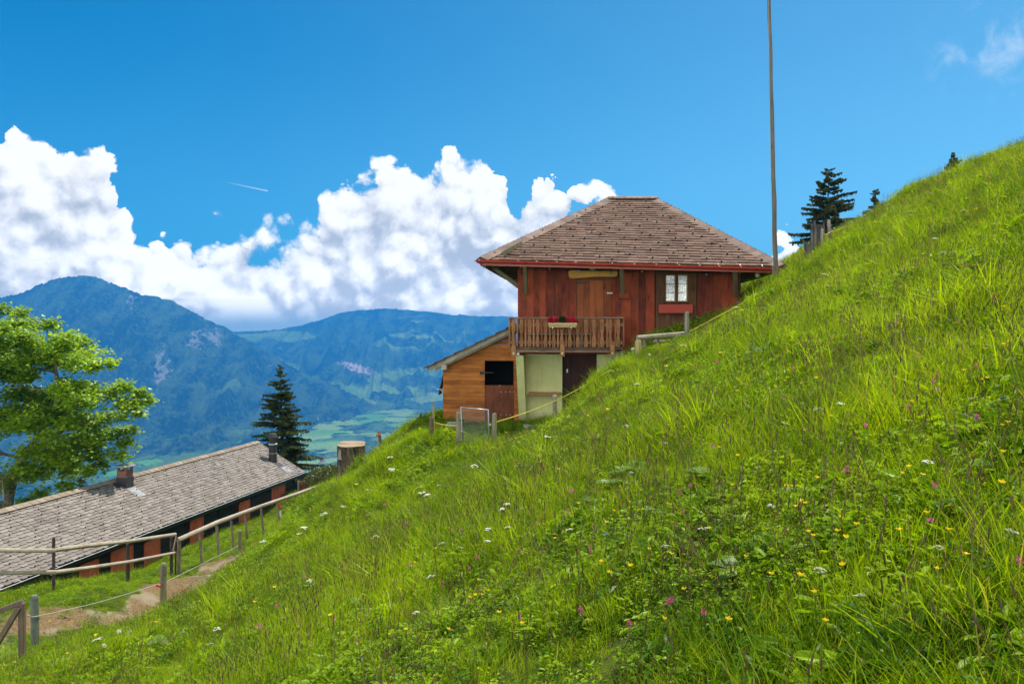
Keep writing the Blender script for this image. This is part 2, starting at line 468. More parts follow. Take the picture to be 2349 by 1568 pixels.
def m_plaster():
    m, w = newmat('green_plaster')
    co = w.node('ShaderNodeTexCoord').outputs['Object']
    n = w.noise(co, 1.3, 6.0, 0.62); st = w.noise(w.vm('MULTIPLY', co, (5.0, 5.0, 0.5)), 2.2, 5.0, 0.6); fine = w.noise(co, 22.0, 5.0, 0.6)
    c = w.mix(w.step(n, 0.3, 0.7), (0.58, 0.565, 0.22), (0.72, 0.69, 0.31))
    c = w.mix(w.m('MULTIPLY', w.step(st, 0.52, 0.74), 0.45), c, (0.42, 0.40, 0.20))
    z = w.node('ShaderNodeSeparateXYZ', {0: co}).outputs[2]
    dirt = w.m('MULTIPLY', w.step(w.m('ADD', z, w.m('MULTIPLY', fine, 0.5)), 0.25, 0.62, 1.0, 0.0), 0.6)
    finish(w, w.mix(dirt, c, (0.24, 0.21, 0.12)), 0.92, fine, 0.5, 0.012, spec=0.15)
    return m


plaster = m_plaster()
concrete = plain('concrete', (0.36, 0.33, 0.27), 0.9, 0.3, 5.0, bump=0.4)
greyband = plain('grey_paint', (0.27, 0.30, 0.28), 0.7, 0.15, 5.0)
roof_brown = shingles('brown_shingles', (0.088, 0.046, 0.031), (0.205, 0.122, 0.084))
hip_brown = shingles('hip_shingles', (0.12, 0.075, 0.054), (0.27, 0.19, 0.145))
roof_grey = shingles('grey_fibre_tiles', (0.150, 0.124, 0.104), (0.290, 0.250, 0.215), (0.14, 0.12, 0.045), 0.5)
ridge_tan = shingles('tan_ridge_tiles', (0.20, 0.15, 0.108), (0.34, 0.268, 0.195))
yellow_rope = plain('yellow_rope', (0.58, 0.50, 0.06), 0.6, 0.15, 20.0)
white_rope = plain('white_rope', (0.40, 0.40, 0.35), 0.7, 0.15, 20.0)
cream = plain('cream_plastic', (0.62, 0.58, 0.36), 0.4, 0.08, 5.0)
black_in = plain('shade_black', (0.006, 0.005, 0.005), 0.9, 0.2, 3.0)  # near black standing in for shade inside openings
curtain = plain('lace_curtain', (0.36, 0.31, 0.28), 0.9, 0.35, 14.0, c2=(0.52, 0.47, 0.42))
geran_red = plain('geranium_red', (0.72, 0.03, 0.06), 0.6, 0.3, 30.0)
dark_leaf = plain('dark_box_leaf', (0.02, 0.055, 0.015), 0.7, 0.4, 40.0)
trough = wood('trough_wood', (0.40, 0.25, 0.10), (0.60, 0.42, 0.20), 0, isl=0.3)
yellow_bulb = plain('yellow_bulb', (0.70, 0.62, 0.05), 0.2, 0.05, 3.0, spec=0.5)
blue_bulb = plain('blue_bulb', (0.12, 0.42, 0.58), 0.2, 0.05, 3.0, spec=0.5)
green_bulb = plain('green_bulb', (0.10, 0.42, 0.16), 0.2, 0.05, 3.0, spec=0.5)
pink_bulb = plain('pink_bulb', (0.62, 0.32, 0.24), 0.2, 0.05, 3.0, spec=0.5)
redplastic = plain('red_plastic', (0.62, 0.05, 0.02), 0.4, 0.05, 5.0)
white_paint = plain('white_paint', (0.78, 0.78, 0.76), 0.6, 0.08, 8.0)


def m_brick():
    m, w = newmat('chimney_brick')
    co = w.node('ShaderNodeTexCoord').outputs['Object']
    sp = w.node('ShaderNodeSeparateXYZ', {0: co})
    v = w.node('ShaderNodeCombineXYZ', {0: w.m('ADD', sp.outputs[0], sp.outputs[1]), 1: sp.outputs[2], 2: 0.0}).outputs[0]
    br = w.node('ShaderNodeTexBrick', {'Vector': v, 'Scale': 1.0, 'Mortar Size': 0.006, 'Brick Width': 0.24, 'Row Height': 0.075,
                                      'Color1': (0.26, 0.085, 0.035, 1), 'Color2': (0.14, 0.055, 0.03, 1), 'Mortar': (0.30, 0.26, 0.22, 1)})
    finish(w, br.outputs['Color'], 0.85, br.outputs['Fac'], 0.5, 0.01)
    return m


def m_glass():
    m, w = newmat('window_glass')
    gl = w.node('ShaderNodeBsdfGlossy', {'Color': (0.9, 0.95, 1, 1), 'Roughness': 0.03})
    tr = w.node('ShaderNodeBsdfTransparent', {'Color': (0.93, 0.96, 0.95, 1)})
    fr = w.node('ShaderNodeFresnel', {'IOR': 1.45})
    mx = w.node('ShaderNodeMixShader', {0: w.m('ADD', fr.outputs[0], 0.02), 1: tr.outputs[0], 2: gl.outputs[0]})
    o = w.node('ShaderNodeOutputMaterial'); w.l.new(mx.outputs[0], o.inputs[0])
    return m


def m_bark(name, c1, c2, sc=9.0, stretch=0.22):
    m, w = newmat(name)
    co = w.node('ShaderNodeTexCoord').outputs['Object']
    v = w.vm('MULTIPLY', co, (1, 1, stretch))
    n = w.noise(v, sc, 7.0, 0.68, 1.0); n2 = w.noise(co, 1.4, 4.0)
    c = w.mix(w.step(w.m('ADD', n, w.m('MULTIPLY', w.m('SUBTRACT', n2, 0.5), 0.6)), 0.32, 0.68), c1, c2)
    finish(w, c, 0.9, n, 0.9, 0.05, spec=0.15)
    return m


def m_endgrain():
    m, w = newmat('cut_wood')
    co = w.node('ShaderNodeTexCoord').outputs['Object']
    r = w.m('ADD', w.vm('LENGTH', w.vm('MULTIPLY', co, (1, 1, 0))), w.m('MULTIPLY', w.noise(co, 3.0, 3.0), 0.12))
    rg = w.m('SINE', w.m('MULTIPLY', r, 160.0))
    c = w.mix(w.step(rg, -1, 1), (0.26, 0.17, 0.09), (0.40, 0.29, 0.17))
    c = w.mix(w.step(w.noise(co, 4.0, 6.0), 0.45, 0.65), c, (0.28, 0.24, 0.19))
    finish(w, c, 0.85, rg, 0.2, 0.01)
    return m


brick = m_brick(); glass = m_glass(); endgrain = m_endgrain()
bark_syc = m_bark('sycamore_bark', (0.10, 0.085, 0.065), (0.34, 0.29, 0.215))
bark_spr = m_bark('spruce_bark', (0.045, 0.032, 0.024), (0.14, 0.10, 0.075))
bark_stump = m_bark('stump_bark', (0.045, 0.032, 0.022), (0.19, 0.135, 0.09), 7.0, 0.12)
bark_dead = m_bark('dead_wood', (0.06, 0.052, 0.045), (0.26, 0.23, 0.195), 8.0, 0.10)

grass_a = leafmat('grass_blades', (0.062, 0.145, 0.002), (0.385, 0.500, 0.005), (0.36, 0.28, 0.06), 0.50, 1.6, inst=True, gloss=0.025)
herb_a = leafmat('herb_leaves', (0.062, 0.150, 0.003), (0.320, 0.455, 0.006), None, 0.45, 1.8, inst=True, gloss=0.03)
seed_m = leafmat('seed_heads', (0.12, 0.075, 0.035), (0.28, 0.20, 0.075), None, 0.25, 0.7, inst=True, gloss=0.02)
leaf_syc = leafmat('sycamore_leaves', (0.135, 0.255, 0.004), (0.370, 0.520, 0.010), None, 0.55, 0.35, gloss=0.07)
leaf_bush = leafmat('young_leaves', (0.12, 0.16, 0.012), (0.27, 0.29, 0.03), None, 0.45, 0.5)
needle = leafmat('spruce_needles', (0.032, 0.055, 0.009), (0.105, 0.130, 0.024), (0.085, 0.060, 0.022), 0.15, 0.5, gloss=0.04)
needle_dk = leafmat('far_spruce_needles', (0.045, 0.070, 0.020), (0.110, 0.120, 0.035), (0.20, 0.105, 0.04), 0.40, 0.4, gloss=0.03)
hedge_m = leafmat('hedge_leaves', (0.040, 0.060, 0.010), (0.11, 0.13, 0.022), (0.14, 0.06, 0.03), 0.25, 0.8)
dock_m = leafmat('dock_leaves', (0.085, 0.18, 0.015), (0.17, 0.28, 0.03), None, 0.40, 0.8, gloss=0.07)
petal_y = leafmat('yellow_petals', (0.72, 0.46, 0.005), (0.86, 0.60, 0.01), None, 0.35, 1.0, gloss=0.05, tcol=1.0)
petal_w = leafmat('white_petals', (0.68, 0.68, 0.56), (0.82, 0.80, 0.70), None, 0.30, 1.0, gloss=0.02, tcol=1.0)
petal_p = leafmat('pink_petals', (0.56, 0.05, 0.24), (0.72, 0.20, 0.42), None, 0.35, 1.0, gloss=0.02, tcol=1.0)
petal_b = leafmat('blue_petals', (0.20, 0.34, 0.66), (0.34, 0.48, 0.78), None, 0.35, 1.0, gloss=0.02, tcol=1.0)
stem_m = leafmat('flower_stems', (0.07, 0.15, 0.012), (0.12, 0.20, 0.02), None, 0.2, 1.0)

# ------------------------------------------------------------------ near ground
CT = []                                   # control points x, y, z of the meadow


def ctl(px, py, d):
    p = P(px, py, d); CT.append((p.x, p.y, p.z))


def plane(x, y=0.0):
    side = min(1.0, max(0.0, (5.0 - x) / 6.0))
    return -1.72 + (0.45 * x if x > 0 else 0.50 * x) - 0.085 * max(0.0, y - 4.5) * side


for x in (-3.5, 0, 3.5, 7, 11, 15):
    for y in (-4, 1, 5, 9, 13): CT.append((x, y, plane(x, y)))
for x in (7, 11, 15, 20, 26):
    CT.append((x, 18, plane(x)))
    if x > 8: CT.append((x, 24, plane(x) - 0.05))
for x, y, z in ((24, 8, 9.1), (24, 0, 9.1), (40, 10, 16.3), (40, 25, 16.0), (20, 30, 6.85), (26, 32, 9.4), (20.5, 42, 6.3), (29, 42, 9.6), (40, 42, 14.5),
                (14, 34, 3.7), (10, 33, 1.5), (9.5, 27, 1.9), (16, 44, 4.0), (12, 45, 1.0), (20, 56, 3.0), (32, 56, 8.0), (45, 60, 12.0), (10, 60, -5.0),
                (4, 42, -2.6), (0, 42, -6.0), (-4, 42, -9.0), (2, 35, -2.6), (-3, 34, -4.2), (-6, 36, -7.2), (0, 60, -15), (-10, 62, -16), (20, 85, -12), (0, 85, -28), (45, 90, -4),
                (-8, -4, -4.4), (-14, -4, -7.5), (-20, 4, -11.5), (-14, 6, -7.9), (-30, 10, -16.0), (-45, 10, -24.0), (-45, 40, -26.0), (-30, 45, -17.5),
                (-40, 70, -26), (-25, 70, -19.0), (-28, 90, -27), (-45, 95, -36), (-14, 78, -20), (-21.5, 58, -13.2), (-26, 36, -13.5), (-17, 62, -13.4)):
    CT.append((x, y, z))
for c in ((80, 1494, 18.3), (85, 1354, 32), (200, 1346, 37), (310, 1320, 40.5), (450, 1252, 45.8), (558, 1210, 50.6), (636, 1178, 55),
          (300, 1475, 15), (150, 1525, 14.2), (0, 1575, 11.4), (480, 1372, 18), (560, 1288, 26), (640, 1204, 36), (750, 1154, 25), (700, 1188, 24), (750, 1114, 36), (805, 1096, 28.5),
          (870, 1034, 27), (930, 985, 26.5), (985, 1010, 20.5), (1050, 1040, 20), (1130, 1032, 20), (1000, 968, 26), (1100, 968, 26), (1200, 966, 25.8), (1240, 966, 25),
          (1280, 982, 21.5), (1330, 922, 20.5), (1367, 883, 20.5), (1420, 835, 21), (1460, 824, 22.5), (1600, 779, 23), (1697, 722, 23.2), (1780, 648, 22), (1840, 625, 22.5), (1900, 582, 23), (1950, 552, 24),
          (420, 1296, 37), (500, 1250, 42), (600, 1206, 46), (690, 1132, 58)):
    ctl(*c)
for px, a, da, b, db in ((300, 1437, 22.5, 1362, 25.2), (430, 1374, 27.3, 1322, 29.8), (200, 1446, 21.6, 1385, 23.7), (100, 1457, 20.4, 1400, 22.3), (0, 1490, 18.6, 1410, 20.8), (500, 1316, 32.4, 1288, 34.1), (375, 1402, 24.8, 1342, 27.6)):
    ctl(px, a + 8, da); ctl(px, b, db)
for x, y, z in ((1.2, 27, -3.0), (2.0, 25.3, -3.05), (2.9, 25.3, -2.5), (3.6, 25.2, -1.0), (5.5, 26, -0.2), (7.2, 27, 0.7), (-2.5, 30, -3.3)): CT.append((x, y, z))
for c in ((551, 1271, 36), (522, 1288, 34), (2100, 438, 26), (2349, 342, 27), (2230, 388, 26.5)): ctl(*c)
for x, y, z in ((4.8, 20.5, -0.47), (3.3, 21, -1.17), (6.2, 21, 0.34), (2.4, 20, -1.62), (1.2, 20.5, -2.75), (4.2, 16.5, -0.38), (2.6, 16.5, -1.10), (1.0, 16.5, -2.1), (6.2, 17, 0.62)): CT.append((x, y, z))
for c in ((200, 1368, 28.5), (300, 1346, 32), (85, 1378, 26.5), (0, 1402, 24.5), (380, 1312, 33.5)): ctl(*c)
CT = np.array(CT)


def _phi(r2): return 0.5 * r2 * np.log(np.maximum(r2, 1e-9))


def tps_fit(C, lam=0.08):
    n = len(C); X = C[:, :2]
    K = _phi(((X[:, None] - X[None]) ** 2).sum(-1)) + lam * np.eye(n)
    Pm = np.c_[np.ones(n), X]
    A = np.block([[K, Pm], [Pm.T, np.zeros((3, 3))]])
    return np.linalg.solve(A, np.r_[C[:, 2], np.zeros(3)])


TW = tps_fit(CT)


def gz_raw(x, y):
    x = np.asarray(x, float).ravel(); y = np.asarray(y, float).ravel(); out = np.empty(len(x))
    for i in range(0, len(x), 20000):
        a = x[i:i + 20000]; b = y[i:i + 20000]
        r2 = (a[:, None] - CT[None, :, 0]) ** 2 + (b[:, None] - CT[None, :, 1]) ** 2
        out[i:i + 20000] = _phi(r2) @ TW[:-3] + TW[-3] + TW[-2] * a + TW[-1] * b
    near = np.clip(1 - np.hypot(x, y) / 80, 0.1, 1)
    out += near * (0.16 * (fbm(x * 0.45, y * 0.45, 3, 5) - 0.5) + 0.07 * (fbm(x * 1.7, y * 1.7, 3, 9) - 0.5))
    return out


GX = np.linspace(-60, 62, 489); GY = np.linspace(-6, 110, 465)
_gx, _gy = np.meshgrid(GX, GY)
GZ = gz_raw(_gx, _gy).reshape(_gx.shape)
edge = np.minimum.reduce([_gx + 60, 62 - _gx, 110 - _gy])
GZ = GZ - 60 * np.clip(1 - edge / 14, 0, 1) ** 2


def gz(x, y):
    x = np.asarray(x, float); y = np.asarray(y, float)
    fx = np.clip((x - GX[0]) / (GX[1] - GX[0]), 0, len(GX) - 1.001); fy = np.clip((y - GY[0]) / (GY[1] - GY[0]), 0, len(GY) - 1.001)
    i = fx.astype(int); j = fy.astype(int); a = fx - i; b = fy - j
    return (GZ[j, i] * (1 - a) + GZ[j, i + 1] * a) * (1 - b) + (GZ[j + 1, i] * (1 - a) + GZ[j + 1, i + 1] * a) * b


def G(x, y, dz=0.0): return Vector((x, y, float(gz(x, y)) + dz))


def hit(px, py, y0=2.0, y1=90.0):
    """where the view ray through a pixel meets the ground"""
    d = ray(px, py); ys = np.linspace(y0, y1, 1800)
    k = np.nonzero(ys / d.y * d.z < gz(ys / d.y * d.x, ys))[0]
    if len(k) == 0: return None
    y = ys[k[0]]; return G(d.x / d.y * y, y)


PATH = [P(*c) for c in ((535, 1276, 36), (500, 1302, 33.2), (430, 1346, 28.6), (375, 1370, 26.1), (300, 1398, 23.9), (200, 1415, 22.7), (100, 1428, 21.4), (0, 1450, 19.8), (-120, 1480, 18))]


def path_dist(x, y):
    x = np.asarray(x, float); y = np.asarray(y, float); best = np.full(x.shape, 1e9)
    for a, b in zip(PATH[:-1], PATH[1:]):
        dx, dy = b.x - a.x, b.y - a.y; t = np.clip(((x - a.x) * dx + (y - a.y) * dy) / (dx * dx + dy * dy), 0, 1)
        best = np.minimum(best, np.hypot(x - a.x - t * dx, y - a.y - t * dy))
    return best


def bare(x, y):
    """0 grown over .. 1 bare earth"""
    d = path_dist(x, y) + np.clip((25.0 - np.asarray(y)) * 0.05, 0, 0.25) + 1.7 * (fbm(x * 0.7, y * 0.7, 4, 21) - 0.5)
    return np.clip((1.05 - d) / 0.5, 0, 1)


def m_ground():
    m, w = newmat('meadow_soil')
    pos = w.node('ShaderNodeNewGeometry').outputs['Position']
    at = w.node('ShaderNodeAttribute', attribute_name='bare').outputs['Fac']
    n = w.noise(pos, 1.2, 6.0, 0.6); n2 = w.noise(pos, 14.0, 5.0, 0.65)
    g = w.mix(w.step(n, 0.35, 0.65), (0.045, 0.075, 0.006), (0.085, 0.115, 0.008))
    g = w.mix(w.step(n2, 0.45, 0.7), g, (0.055, 0.045, 0.018))
    e = w.mix(w.step(n2, 0.3, 0.7), (0.105, 0.066, 0.030), (0.235, 0.155, 0.078))
    e = w.mix(w.step(w.noise(pos, 0.7, 4.0), 0.5, 0.65), e, (0.25, 0.20, 0.125))
    f = w.step(w.m('ADD', at, w.m('MULTIPLY', w.m('SUBTRACT', n2, 0.5), 0.7)), 0.35, 0.65)
    finish(w, w.mix(f, g, e), 0.95, n2, 0.6, 0.04, spec=0.1)
    return m


ground = mesh_np('ground', np.stack([_gx, _gy, GZ], -1).reshape(-1, 3), grid_faces(len(GY), len(GX)), m_ground())
tag(ground, 'sloping meadow ground with a worn dirt path', None, None, 'structure')
at = ground.data.attributes.new('bare', 'FLOAT', 'POINT'); at.data.foreach_set('value', bare(_gx.ravel(), _gy.ravel()).astype(np.float32))


# ------------------------------------------------------------------ far valley and mountains
def m_far(name, forest1, forest2, field, field2, rock, lo, hi, rock_amt, fsc=0.0016):
    m, w = newmat(name)
    pos = w.node('ShaderNodeNewGeometry').outputs['Position']
    att = w.node('ShaderNodeAttribute', attribute_name='open').outputs['Fac']
    rk = w.node('ShaderNodeAttribute', attribute_name='rock').outputs['Fac']
    t = w.noise(pos, 0.035, 4.0, 0.7); t2 = w.noise(w.vm('MULTIPLY', pos, (1.0, 0.3, 0.3)), 0.0075, 6.0, 0.68)
    f = w.mix(w.step(w.m('ADD', w.m('MULTIPLY', t, 0.55), w.m('MULTIPLY', t2, 0.75)), 0.56, 0.74), forest1, forest2)
    v = w.noise(w.vm('MULTIPLY', pos, (1, 1, 2.0)), fsc, 7.0, 0.62)
    cell = w.voro(w.vm('ADD', pos, w.vm('SCALE', w.noise(pos, 0.004, 3.0, out='Color'), sc=160.0)), fsc * 2.6, out='Color')
    cs = w.node('ShaderNodeSeparateColor', {0: cell})
    fld = w.mix(w.step(cs.outputs[1], 0.2, 0.9), field, field2)
    fld = w.mix(w.step(t, 0.5, 0.75), fld, forest2)
    o = w.step(w.m('ADD', w.m('ADD', att, w.m('MULTIPLY', w.m('SUBTRACT', v, 0.5), 1.2)), w.m('MULTIPLY', w.m('SUBTRACT', cs.outputs[0], 0.5), 0.5)), lo, hi)
    c = w.mix(o, f, fld)
    r = w.step(w.m('ADD', rk, w.m('MULTIPLY', w.m('SUBTRACT', w.noise(w.vm('MULTIPLY', pos, (1, 0.5, 0.22)), 0.022, 6.0, 0.7), 0.5), 2.6)), 0.62, 0.92)
    c = w.mix(w.m('MULTIPLY', r, rock_amt), c, rock)
    finish(w, c, 0.95, None, spec=0.05)
    return m


def far_sheet(name, pxs, r0, r1, r2, zb, sil, prof, amp, tree, mat, nr, label, opn, rockf, seed):
    """terrain over azimuth x distance: from the valley floor up to a crest and down behind it"""
    nc = len(pxs); u = (pxs - 1174.5) / F
    sx, sy = zip(*sil); py = np.interp(pxs, sx, sy)
    v = -(py - 752.7) / F
    s = np.linspace(0, 1.25, nr)[:, None]
    rr0 = np.interp(pxs, *r0)[None]; rr1 = np.interp(pxs, *r1)[None]
    Y = np.where(s <= 1, rr0 + (rr1 - rr0) * s, rr1 + (r2 - rr1) * (s - 1) / 0.25)
    zt = (v * np.interp(pxs, *r1))[None]
    X = Y * u[None]
    pf = np.where(s <= 1, prof(np.minimum(s, 1)), 1 - ((s - 1) / 0.25) * 1.2)
    Z = zb + (zt - zb) * pf
    env = np.clip(s / 0.15, 0, 1) * np.clip((zt - zb) / 400, 0.05, 1)
    rid = fbm(X / 650 + 0.25 * Y / 900, Y / 1500, 5, seed, True) - 0.62
    Z = Z + amp * rid * env * np.where(s <= 1, 1 - 0.93 * np.clip((s - 0.7) / 0.3, 0, 1), 0.07)
    Z = Z + 0.95 * amp * (fbm(X / 190 + 0.12 * Y / 190, Y / 1500, 5, seed + 3, True) - 0.6) * env * np.where(s <= 1, 1 - 0.93 * np.clip((s - 0.6) / 0.4, 0, 1), 0.07)
    Z = Z + tree * (fbm(X / 19, Y / 34, 3, seed + 8) - 0.45) * np.clip(s / 0.05, 0, 1)
    V = np.stack([X, Y, Z], -1).reshape(-1, 3)
    o = mesh_np(name, V, grid_faces(nr, nc), mat)
    tag(o, label, None, None, 'structure')
    S = np.broadcast_to(s, X.shape); PXg = np.broadcast_to(pxs[None], X.shape)
    a = o.data.attributes.new('open', 'FLOAT', 'POINT'); a.data.foreach_set('value', opn(PXg, S, X, Y, Z).astype(np.float32).ravel())
    a = o.data.attributes.new('rock', 'FLOAT', 'POINT'); a.data.foreach_set('value', rockf(PXg, S, X, Y, Z, rid).astype(np.float32).ravel())
    return o


def py_of(X, Y, Z): return 752.7 - Z / Y * F


def blob(PX, PY, cx, cy, rx, ry): return np.exp(-(((PX - cx) / rx) ** 2 + ((PY - cy) / ry) ** 2))


mat_m1 = m_far('mountain_cover', (0.006, 0.018, 0.010), (0.065, 0.105, 0.032), (0.10, 0.17, 0.035), (0.16, 0.22, 0.06), (0.36, 0.32, 0.28), 0.66, 0.90, 0.65)
mat_m2 = m_far('hill_cover', (0.006, 0.022, 0.010), (0.075, 0.125, 0.030), (0.15, 0.27, 0.035), (0.24, 0.33, 0.06), (0.55, 0.46, 0.40), 0.52, 0.66, 0.95)
mat_vf = m_far('valley_cover', (0.006, 0.024, 0.010), (0.095, 0.165, 0.032), (0.12, 0.30, 0.04), (0.26, 0.36, 0.08), (0.55, 0.46, 0.40), 0.52, 0.60, 0.9, 0.0024)

pxm = np.linspace(-420, 1250, 760)
far_sheet('mountain', pxm, ([-420, 1250], [3300, 4600]), ([-420, 300, 700, 1250], [6300, 6000, 6400, 6800]), 7600.0, -665.0,
          [(-420, 760), (-100, 700), (10, 680), (30, 676), (75, 660), (120, 642), (160, 635), (190, 632), (222, 634), (262, 652), (330, 674), (395, 688), (430, 706), (480, 736), (520, 752), (560, 776),
           (600, 800), (640, 822), (700, 858), (800, 898), (900, 935), (1000, 958), (1250, 990)],
          lambda s: np.where(s < 0.42, 0.20 * s / 0.42, 0.20 + 0.80 * np.clip((s - 0.42) / 0.58, 0, 1) ** 1.05), 230.0, 26.0, mat_m1, 260,
          'steep forested mountain with bare rocky gullies', lambda PX, S, X, Y, Z: 0.30 + 0.22 * blob(PX, py_of(X, Y, Z), 180, 680, 150, 40) + 0.25 * (py_of(X, Y, Z) > 985) + 0.35 * blob(PX, py_of(X, Y, Z), 450, 880, 130, 35),
          lambda PX, S, X, Y, Z, rid: 0.05 + 0.50 * np.clip(-rid * 3.0, 0, 0.6) * (S > 0.55) + 0.55 * blob(PX, py_of(X, Y, Z), 370, 850, 22, 70) + 0.6 * blob(PX, py_of(X, Y, Z), 300, 700, 14, 30) + 0.45 * blob(PX, py_of(X, Y, Z), 470, 770, 60, 25), 31)
pxh = np.linspace(380, 2000, 620)
far_sheet('hills', pxh, ([380, 2000], [6200, 5800]), ([380, 720, 2000], [9000, 9200, 9000]), 10200.0, -640.0,
          [(380, 770), (480, 764), (560, 761), (620, 757), (680, 748), (720, 738), (770, 722), (810, 711), (880, 706), (960, 712), (1040, 722), (1120, 724), (1200, 728), (1400, 735), (2000, 745)],
          lambda s: s ** 1.25, 230.0, 22.0, mat_m2, 260, 'dark wooded hills rising under the cloud bank',
          lambda PX, S, X, Y, Z: 0.30 + 0.55 * blob(PX, py_of(X, Y, Z), 620, 768, 90, 12) + 0.35 * blob(PX, py_of(X, Y, Z), 930, 770, 70, 16) + 0.35 * blob(PX, py_of(X, Y, Z), 800, 920, 260, 50) + 0.3 * blob(PX, py_of(X, Y, Z), 980, 850, 60, 18),
          lambda PX, S, X, Y, Z, rid: 1.25 * blob(PX, py_of(X, Y, Z) - 0.33 * (PX - 820), 820, 845, 46, 11), 57)


def valley():
    rr = np.concatenate([np.geomspace(60, 2400, 50), np.linspace(2450, 7500, 330), np.linspace(7600, 14000, 40)])
    aa = np.concatenate([np.linspace(-3.1, -0.62, 40), np.linspace(-0.6, 0.6, 420), np.linspace(0.62, 3.1, 40)])
    A, Rr = np.meshgrid(aa, rr)
    X = Rr * np.sin(A); Y = Rr * np.cos(A)
    base = -90 - 530 * np.clip((Rr - 60) / 1700, 0, 1) ** 0.8
    Z = base + 70 * (fbm(X / 900, Y / 900, 4, 3) - 0.5) * np.clip((Rr - 1500) / 1500, 0, 1)
    PXg = 1174.5 + F * np.tan(np.clip(A, -0.9, 0.9)); PYg = 752.7 - Z / np.maximum(Y, 1) * F
    spur = np.exp(-((PXg - 840 - (PYg - 905) * 2.2) / 120) ** 2)
    n = fbm(X / 420, Y / 700, 4, 14)
    opn = 0.24 + 0.26 * (n > 0.5) * np.clip((PXg - 520) / 250, 0.15, 1) + 0.30 * blob(PXg, PYg, 720, 1030, 110, 60) + 0.25 * blob(PXg, PYg, 880, 980, 120, 22) + 0.22 * blob(PXg, PYg, 900, 925, 120, 20) + 0.2 * blob(PXg, PYg, 720, 870, 90, 14)
    wood_ = 1 - np.clip((opn - 0.40) / 0.2, 0, 1)
    Z = Z + 22 * (fbm(X / 12, Y / 24, 3, 44) - 0.25) * wood_ * np.clip((Rr - 1500) / 900, 0, 1)
    o = mesh_np('valley', np.stack([X, Y, Z], -1).reshape(-1, 3), grid_faces(len(rr), len(aa)), mat_vf)
    tag(o, 'patchwork valley floor of meadows and woods', None, None, 'structure')
    a = o.data.attributes.new('open', 'FLOAT', 'POINT'); a.data.foreach_set('value', opn.astype(np.float32).ravel())
    a = o.data.attributes.new('rock', 'FLOAT', 'POINT'); a.data.foreach_set('value', np.zeros(opn.size, np.float32))


valley()

# ------------------------------------------------------------------ air
hz = MB().bx(-12500, 12500, -700, 12900, -760, 470).build('haze', newmat('valley_air')[0])
hz.data.materials[0].node_tree.nodes.clear()
_w = NT(hz.data.materials[0].node_tree)
_v = _w.node('ShaderNodeVolumePrincipled', {'Color': (0.035, 0.32, 0.82, 1), 'Density': HAZE_K, 'Anisotropy': 0.2})
_o = _w.node('ShaderNodeOutputMaterial'); _w.l.new(_v.outputs[0], _o.inputs['Volume'])
tag(hz, 'blue summer haze filling the valley', None, None, 'stuff')
# ------------------------------------------------------------------ meadow grass (uncountable: one object of scattered tufts)
def tuft_mesh(name, mat, n, hmin, hmax, wmin, wmax, spread, lean, curl, seed):
    rd = random.Random(seed); v = []; f = []
    for _ in range(n):
        a = rd.random() * 6.283; r = spread * math.sqrt(rd.random()); bx, by = r * math.cos(a), r * math.sin(a)
        h = rd.uniform(hmin, hmax); w = rd.uniform(wmin, wmax); d = rd.random() * 6.283; ln = rd.uniform(0.1, 1.0) * lean; cu = rd.uniform(0.1, 1.0) * curl
        dx, dy = math.cos(d), math.sin(d); t = rd.random() * 6.283; tx, ty = math.cos(t) * w / 2, math.sin(t) * w / 2
        o = len(v)
        for k, q in enumerate((0.0, 0.4, 0.75, 1.0)):
            out = h * (ln * q + cu * q * q); z = h * q * math.sqrt(max(0.05, 1 - (ln + cu * q) ** 2 * 0.55)) - (0.02 if k == 0 else 0)
            ww = (0.8, 1.0, 0.65, 0.0)[k]
            if k < 3: v += [(bx + dx * out - tx * ww, by + dy * out - ty * ww, z), (bx + dx * out + tx * ww, by + dy * out + ty * ww, z)]
            else: v.append((bx + dx * out, by + dy * out, z))
        f += [(o, o + 1, o + 3, o + 2), (o + 2, o + 3, o + 5, o + 4), (o + 4, o + 5, o + 6)]
    return raw_mesh(name, v, f, mat)


def raw_mesh(name, v, f, mat):
    me = bpy.data.meshes.new(name); me.from_pydata(v, [], f); me.materials.append(mat)
    return bpy.data.objects.new(name, me)


def herb_mesh(name, mat, n, hmin, hmax, lmin, lmax, spread, seed, ratio=0.5):
    rd = random.Random(seed); v = []; f = []
    for _ in range(n):
        a = rd.random() * 6.283; r = spread * math.sqrt(rd.random()); c = Vector((r * math.cos(a), r * math.sin(a), rd.uniform(hmin, hmax)))
        L = rd.uniform(lmin, lmax); d = rd.random() * 6.283; el = rd.uniform(-0.3, 0.8)
        ax = Vector((math.cos(d) * math.cos(el), math.sin(d) * math.cos(el), math.sin(el))); sd = Vector((-math.sin(d), math.cos(d), rd.uniform(-.3, .3))).normalized()
        nn = ax.cross(sd); o = len(v); w = L * ratio
        v += [tuple(q) for q in (c, c + ax * L * .35 + sd * w * .5 + nn * w * .15, c + ax * L * .75 + sd * w * .38 + nn * w * .1, c + ax * L - nn * L * .1,
                                 c + ax * L * .75 - sd * w * .38 + nn * w * .1, c + ax * L * .35 - sd * w * .5 + nn * w * .15)]
        f += [(o, o + 1, o + 2, o + 3), (o, o + 3, o + 4, o + 5)]
    return raw_mesh(name, v, f, mat)


